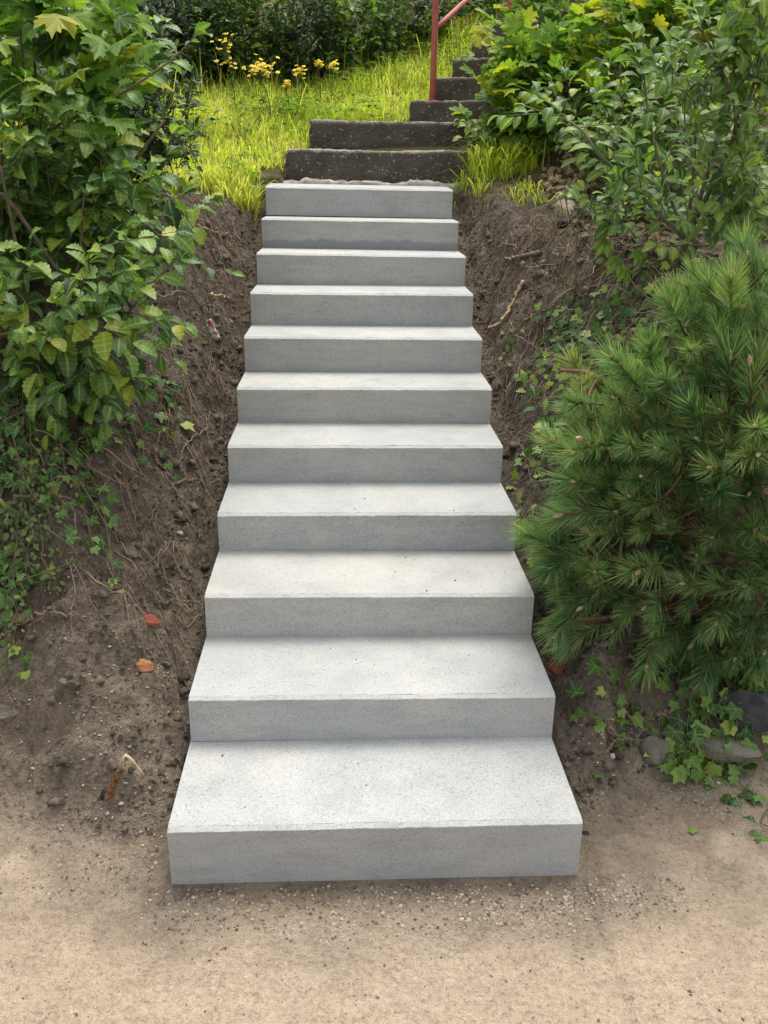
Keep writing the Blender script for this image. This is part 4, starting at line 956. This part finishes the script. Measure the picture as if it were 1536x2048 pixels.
rock('stone', 'pale rounded lump on the left bank beside the fifth step', 'stone', 360, 1068, (.013, .012, .010), 'stone_tan', 8)
rock('stone', 'grey stone lump in the left bank below the hanging ivy', 'stone', 262, 1110, (.022, .02, .024), 'stone_grey', 9)
rock('stone', 'small pale pebble at the left bank foot above the red brick', 'stone', 240, 1187, (.010, .010, .009), 'stone_tan', 10)
rock('stone', 'tan block of stone at the top of the right bank under the willow leaves', 'stone', 1130, 428, (.06, .05, .07), 'stone_tan', 11, (0, 15, 20), .2)
rock('black_lump', 'black lump below the tan stone on the right bank', 'lump', 1130, 452, (.045, .04, .03), 'tar', 12)  # separate black lump set just below the tan stone
rock('rubble_stone', 'rounded grey rubble stone at the foot of the right bank under bright ivy', 'rubble stone', 1315, 1500, (.075, .06, .06), 'stone_grey', 13, (0, 0, 10), .35)
rock('rubble_stone', 'long grey-brown rubble stone half buried at the right bank foot', 'rubble stone', 1450, 1492, (.13, .07, .05), 'stone_grey', 14, (0, 0, -8), .35)
rock('rubble_stone', 'dark slate rubble stone under the ivy at the right edge', 'rubble stone', 1500, 1425, (.12, .08, .075), 'stone_slate', 15, (0, 0, 15), .3)
rock('stone', 'small whitish stone at the end of the bare vines on the right', 'stone', 1223, 1513, (.013, .010, .011), 'stone_tan', 16)
rock('stone', 'white chip on the path edge below the rubble stones', 'stone', 1436, 1566, (.010, .008, .007), 'mortar', 17)
rock('char_lump', 'black crumb lying against the right corner of the lowest step', 'lump', 1172, 1670, (.013, .012, .009), 'tar', 18)
pr_ = np.random.default_rng(17)
pebm = [rock_mesh('pebble', 30+s, (.008, .007, .006), M[k], 2) for s, k in enumerate(('stone_grey', 'stone_tan', 'mortar', 'stone_grey'))]
def pebbles(label, group, region, n):
    for i in range(n):
        x, y = region(pr_); q = gp(x, y); o = obj('pebble', pebm[pr_.integers(4)], None, q+[0, 0, .002]); s_ = pr_.uniform(.5, 1.15); o.scale = (s_, s_*pr_.uniform(.7, 1), s_*.8); o.rotation_euler[2] = pr_.uniform(0, 6)
        tag(o, label, 'pebble', group)
pebbles('pebble lying in the loose soil left of the lowest step', 'pebbles in the soil left of the lowest step', lambda r: tuple(hit(r.uniform(130, 330), r.uniform(1560, 1680))[:2]), 16)
pebbles('pale pebble on the path just in front of the lowest step', 'pebbles in front of the lowest step', lambda r: (r.uniform(-.45, .55), -.035-abs(r.normal(0, .05))), 14)
pebbles('pebble on the stony soil left of the second step', 'pebbles left of the second step', lambda r: tuple(hit(r.uniform(20, 370), r.uniform(1380, 1560))[:2]), 14)
# clay clods
cq = hit(1130, 372); cp_ = thing('clod_heap', 'heap of dry tan clay clods at the top of the right bank', 'clod heap', cq)
clm = [rock_mesh('clod', 60+s, (1, .9, .75), M['clay'], 2, 1.0) for s in range(5)]
for i in range(130):
    h_ = hit(1125+pr_.normal(0, 28), 372+pr_.normal(0, 26)); o = obj('clod', clm[i % 5], cp_, h_-cq+[0, 0, .012+.02*pr_.random()]); s_ = pr_.uniform(.010, .026); o.scale = (s_, s_*pr_.uniform(.7, 1.1), s_*.9); o.rotation_euler = pr_.uniform(0, 6, 3)
# loose crumbs and gravel
def octs(n, x, y, smin_, smax_, seed, flat=.75, tint=None):
    r = np.random.default_rng(seed); z = Hg(x, y); s_ = smin_+(smax_-smin_)*r.random(n)**3
    B = np.array([(1, 0, 0), (-1, 0, 0), (0, 1, 0), (0, -1, 0), (0, 0, 1), (0, 0, -1), (.6, .6, .5), (-.6, -.5, .55)], float)
    F0 = np.array([(4, 0, 6), (4, 6, 2), (6, 0, 2), (4, 2, 1), (4, 1, 7), (7, 1, 3), (4, 7, 3), (4, 3, 0), (5, 2, 0), (5, 1, 2), (5, 3, 1), (5, 0, 3)])
    V = B[None]*(1+.3*r.normal(size=(n, 8, 1))).clip(.5, 1.5)*s_[:, None, None]*np.array([1, 1, flat])
    a = r.uniform(0, 6.28, n); c, s2 = np.cos(a), np.sin(a)
    V = np.stack([V[..., 0]*c[:, None]-V[..., 1]*s2[:, None], V[..., 0]*s2[:, None]+V[..., 1]*c[:, None], V[..., 2]], -1)+np.stack([x, y, z+s_*.25], -1)[:, None]
    F = (F0[None]+(np.arange(n)*8)[:, None, None]).reshape(-1, 3)
    return V.reshape(-1, 3), F, np.repeat(np.clip(r.normal(.45, .25, n), 0, 1), 8)
def off_steps(x, y): return ~((np.abs(x) < .515) & (y > -.03) & (y < 3.8))
r = np.random.default_rng(71)
x = np.concatenate([-.52-np.abs(r.normal(0, .38, 5200)), .52+np.abs(r.normal(0, .38, 4600))]); y = r.uniform(.0, 3.5, len(x)); hh = H0(x, y); ok = (hh > .01) & (hh < meadow(x, y)-.06); x, y = x[ok], y[ok]
V, F, t = octs(len(x), x, y, .0018, .0105, 72); bag = Bag(); bag.add(V, F, .45+.5*(t-.45))
o = obj('soil_crumbs', bag.mesh('soil_crumbs', M['crumb'], False), kind='stuff'); tag(o, 'loose crumbs of dark soil on both cut banks', 'soil')
n = 5200
x = np.concatenate([r.uniform(-.55, .75, 2600), -.55-np.abs(r.normal(0, .28, 1700)), r.uniform(.55, 1.2, 900)])
y = np.concatenate([-.03-np.abs(r.normal(0, .075, 2600)), r.uniform(-.05, .65, 1700), .30+r.normal(0, .07, 900)])
ok = off_steps(x, y); x, y = x[ok], y[ok]
V, F, t = octs(len(x), x, y, .0010, .0050, 73); bag = Bag(); bag.add(V, F, t)
cl = r.normal(0, 1, (520, 2)); gx2, gy2 = .35+.22*cl[:, 0], -.115-.035*cl[:, 1]+.04*cl[:, 0]*.5
ok = off_steps(gx2, gy2); V, F, t = octs(ok.sum(), gx2[ok], gy2[ok], .0015, .0055, 74); bag.add(V, F, np.clip(t+.25, 0, 1))
gx3, gy3 = r.uniform(-1.3, 1.5, 1500), -.9+r.random(1500)**.7*1.15; ok = off_steps(gx3, gy3) & (H0(gx3, gy3) < .02)
V, F, t = octs(ok.sum(), gx3[ok], gy3[ok], .0008, .0042, 75); bag.add(V, F, np.clip(t*1.3-.1, 0, 1))
o = obj('gravel', bag.mesh('gravel', M['gravel'], False), kind='stuff'); tag(o, 'fine pale gravel strewn round the foot of the lowest step', 'gravel')
cb_ = Bag(); cr_ = np.random.default_rng(81); cbase = []
for s_ in range(4):
    me = rock_mesh('lump', 90+s_, (1, .9, .8), M['crumb'], 2, 1.4); v_ = np.empty(len(me.vertices)*3, np.float32); me.vertices.foreach_get('co', v_)
    cbase.append((v_.reshape(-1, 3), np.array([p_.vertices[:] for p_ in me.polygons]))); bpy.data.meshes.remove(me)
for i in range(620):
    sd = -1 if cr_.random() < .5 else 1; x_ = sd*(.535+abs(cr_.normal(0, .22))); y_ = cr_.uniform(.05, 3.4); z_ = Hs(x_, y_)
    if z_ < .015 or z_ > float(meadow(np.array(x_), np.array(y_)))-.08: continue
    v_, f_ = cbase[i % 4]; s_ = .005+.017*cr_.random()**2.2; a_ = cr_.uniform(0, 6.28); c_, t_ = math.cos(a_), math.sin(a_)
    w_ = v_*s_; w_ = np.stack([w_[:, 0]*c_-w_[:, 1]*t_, w_[:, 0]*t_+w_[:, 1]*c_, w_[:, 2]], -1)
    cb_.add(w_+[x_, y_-.3*s_, z_+.15*s_], f_, cr_.uniform(.3, .7))
o = obj('soil_clods', cb_.mesh('soil_clods', M['crumb'], True), kind='stuff'); tag(o, 'small clods of earth scattered along the cut on both sides', 'soil')
tg = Bag()
for i in range(150):
    k_ = int(cr_.integers(0, 11)) if i > 60 else int(cr_.integers(0, 3)); x_ = cr_.uniform(-.48, .48); y_ = k_*RUN+cr_.uniform(.02, .31)+ADJ[k_][1]
    s_ = .0007+.0022*cr_.random()**3; B_ = np.array([(1, 0, 0), (-1, 0, 0), (0, 1, 0), (0, -1, 0), (0, 0, 1), (0, 0, -1)])*s_*cr_.uniform(.6, 1.4, (6, 1))
    tg.add(B_+[x_, y_, (k_+1)*RISE+ADJ[k_][2]+.0012+(.0012+.0454*(y_-k_*RUN) if k_ == 10 else .0044*(y_-k_*RUN))], [(4, 0, 2), (4, 2, 1), (4, 1, 3), (4, 3, 0), (5, 2, 0), (5, 1, 2), (5, 3, 1), (5, 0, 3)], cr_.uniform(.2, .6))
o = obj('tread_grit', tg.mesh('tread_grit', M['crumb'], False), kind='stuff'); tag(o, 'dark specks of soil fallen on the new treads', 'soil')
# roots
def root(pts, r0, r1, label, k=5, mt='root', name='root', n=26, wob=.004, parent=None, t=.5, lift=.006):
    w = [hit(*q)+np.array([0, -.012, lift]) if len(q) == 2 else np.array(q) for q in pts]
    w = smooth_path(w, n); w[1:-1] += pr_.normal(0, wob, (n-2, 3)); b = w[0].copy(); V, F = tube(w-b, np.linspace(r0, r1, n), k)
    o = obj(name, new_mesh(name, V, F, [M[mt]], {'tint': np.full(len(V), t)}), None, b); return tag(o, label, 'root', 'roots in the cut banks') if label else o
root([(1045, 570), (1020, 620), (995, 655), (970, 672)], .009, .005, 'thick pale peeled root slanting down the right bank to the fifth step', 6, 'fresh_root', lift=.02)
root([(1075, 515), (1050, 520), (1030, 527), (1008, 528)], .010, .006, 'stout brown root stub pointing at the ninth step on the right bank', 6, lift=.025)
root([(1080, 480), (1060, 505), (1035, 525)], .005, .003, 'reddish root crossing above the stout stub on the right bank', lift=.03)
root([(995, 515), (1005, 500), (1020, 502), (1035, 508)], .004, .003, 'looped dark root end near the eighth step on the right', lift=.03)
root([(945, 372), (938, 395), (942, 425), (950, 445)], .003, .002, 'pale root loop dangling beside the two topmost steps on the right', lift=.02)
root([(965, 375), (955, 410), (948, 440)], .0025, .0018, 'second pale thin root dangling beside the topmost step on the right', lift=.03)
root([(1020, 650), (1030, 675), (1055, 690), (1078, 705)], .0032, .002, 'thin root curving down the right bank towards the pine', lift=.012)
root([(1095, 560), (1085, 550), (1070, 552)], .009, .008, 'cut root stub at the base of the dead forked sapling', 7, lift=.012)
root([(300, 605), (330, 606), (360, 598), (385, 606)], .005, .004, 'grey root lying level across the left bank beside the seventh step', 6, lift=.03)
root([(360, 605), (362, 635), (370, 665)], .004, .0015, 'tapering pale root hanging from the level grey root', lift=.03)
root([(395, 455), (415, 464), (432, 471), (458, 472)], .0045, .002, 'split tan root end on the left bank beside the ninth step', 6, 'fresh_root', lift=.015)
root([(420, 595), (440, 597), (462, 603)], .005, .002, 'frayed orange root end on the left bank beside the eighth step', 6, 'fresh_root', lift=.015)
root([(415, 860), (375, 890), (360, 930), (362, 955)], .0032, .0018, 'pale twisted root on the left bank beside the sixth step', lift=.012)
root([(390, 960), (340, 980), (310, 1020), (300, 1050)], .0025, .0015, 'long thin root on the left bank beside the fifth step', lift=.012)
root([(255, 1135), (250, 1165), (262, 1205)], .002, .001, 'short thin root above the red brick fragment', lift=.008)
root([(95, 1230), (50, 1255), (0, 1285)], .003, .0025, 'dry stick lying across the left edge of the soil', lift=.02)
root([(150, 1235), (100, 1230), (60, 1255)], .003, .002, 'brown root lying beside the dry stick on the left', lift=.01)
root([(20, 1390), (28, 1420), (26, 1450)], .0025, .001, 'tan root dangling over the slab at the left edge', lift=.01)
root([(1210, 1455), (1235, 1490), (1265, 1490), (1285, 1470)], .0035, .003, 'grey bare vine loop at the right bank foot', lift=.03)
root([(1215, 1465), (1225, 1495), (1205, 1520)], .003, .002, 'bare vine end hanging left of the vine loop', lift=.03)
root([(1250, 1445), (1260, 1470), (1248, 1500)], .003, .002, 'bare vine end hanging inside the vine loop', lift=.035)
root([(1335, 1438), (1310, 1452), (1290, 1462)], .004, .003, 'bundle-like tan stem under the bright ivy', lift=.04)
root([(1320, 1335), (1280, 1345), (1250, 1340)], .004, .003, 'brown bare stem under the lowest pine shoots', lift=.05)
root([(1050, 905), (1020, 870), (985, 815)], .002, .0012, 'thin pale root reaching the sixth step on the right', lift=.01)
bag = Bag(); fr = np.random.default_rng(91)
for i in range(1500):
    side = -1 if fr.random() < .5 else 1
    y = fr.uniform(.62, 3.45); x = side*(.56+abs(fr.normal(0, .32)))
    h0 = Hs(x, y)
    if h0 < .12 or h0 > float(meadow(np.array(x), np.array(y)))+.03: continue
    a = math.atan2(-.6, -side)+fr.normal(0, .8); n = int(fr.integers(5, 13)); pts = []; lf = fr.uniform(.002, .02)
    for k in range(n):
        pts.append((x, y, Hs(x, y)+lf+.006*fr.normal())); a += fr.normal(0, .26); x += math.cos(a)*.02; y += math.sin(a)*.02
        if abs(x) < .53: break
    if len(pts) < 4: continue
    pts = smooth_path(pts, len(pts)*2); V, F = tube(pts, np.linspace(.0018, .0007, len(pts))*fr.uniform(.4, 1.3), 3); bag.add(V, F, fr.uniform(.0, .9))
o = obj('fine_roots', bag.mesh('fine_roots', M['root']), kind='stuff'); tag(o, 'fine hair roots hanging out of both cut banks', 'roots')
# splintered root stub
q = hit(212, 1592); t = thing('splintered_root_stub', 'torn root stub with pale splintered end sticking out of the left soil', 'root stub', q)
y_ = q[1]
pts = smooth_path([q-[0, 0, .01], P(228, 1565, y_-.02), P(240, 1535, y_-.03)], 12); V, F = tube(pts-q, np.linspace(.010, .005, 12)*(1+.08*pr_.normal(size=12)), 8); V = V+pr_.normal(0, .0022, V.shape); obj('stub', new_mesh('stub', V, F, [M['torn_bark']]), t)
for e in ((285, 1550), (290, 1552), (270, 1530)):
    pts = smooth_path([P(240, 1537, y_-.03), P(250, 1512, y_-.03), P(266, 1522, y_-.035), P(*e, y_-.03)], 12); V, F = tube(pts-q, np.linspace(.005, .0012, 12), 5); obj('splinter', new_mesh('splinter', V, F, [M['wood']]), t)
q = hit(212, 1592); V, F = tube(np.array([[0, 0, -.005], [.006, 0, .008], [.01, -.004, .022]]), [.014, .014, .011], 8); obj('bark', new_mesh('bark', V, F, [M['tar']]), t, (-.004, 0, 0))
# torn red and white scrap
q = hit(430, 655); t = thing('wood_scrap', 'torn weathered wood scrap with a red patch on the left bank', 'scrap', q)
V, F = rough_block(.034, .009, .095, .005, .009, 45, .002, 5); o = obj('board', new_mesh('board', V, F, [M['torn']]), t, (0.012, -.045, -.045)); o.rotation_euler = (R(-30), R(-28), R(10))
V, F = rough_block(.016, .007, .022, .004, .005, 60, .002, 6); o = obj('painted_end', new_mesh('painted_end', V, F, [M['scrap_red']]), t, (-.010, -.052, .018)); o.rotation_euler = (R(-30), R(-28), R(10))
# fallen leaves
def fallen(label, px, py, leaf, size, tint, mt=None, seed=0, yaw=0, tilt=(0, 0)):
    q = hit(px, py); me = LMESH[leaf][0]
    if mt: me = me.copy(); me.materials.clear(); me.materials.append(M[mt])
    o = obj('fallen_leaf', me, None, q+[0, 0, .006]); o.scale = (size,)*3; o.rotation_euler = (tilt[0], tilt[1], yaw); o['tint'] = tint; tag(o, label, 'leaf')
fallen('yellowed ivy leaf lying below the rubble stones on the right', 1468, 1532, 'ivy', .04, .5, 'dead', 0, 1.2, (.5, 0))
fallen('fresh green leaf lying alone on the path right of the steps', 1390, 1668, 'ivy', .026, .8, None, 0, .5)
fallen('pale green ivy leaf on the soil right of the lowest step', 1197, 1553, 'ivy', .028, .6, None, 0, 2.5, (.3, 0))
fallen('second pale ivy leaf nearer the rubble stones', 1228, 1558, 'ivy', .030, .55, None, 0, 1.9, (.3, 0))
fallen('brown dead leaf in the ivy on the left bank', 148, 905, 'hornbeam', .05, .5, 'dead', 0, 2.0, (.7, .3))
fallen('dead brown leaf hanging below the level grey root', 265, 548, 'maple', .06, .5, 'dead', 0, 2.8, (.9, .2))
fallen('curled dead leaf at the right edge of the path', 1512, 1480, 'hornbeam', .05, .5, 'dead', 0, 1.0, (.4, .4))
fallen('green ivy leaf pointing left below the grey rubble stone', 1345, 1518, 'ivy', .05, .4, None, 0, 1.6, (.4, 0))
print('objects', len(bpy.data.objects), 'tris', sum(len(m_.polygons) for m_ in bpy.data.meshes))
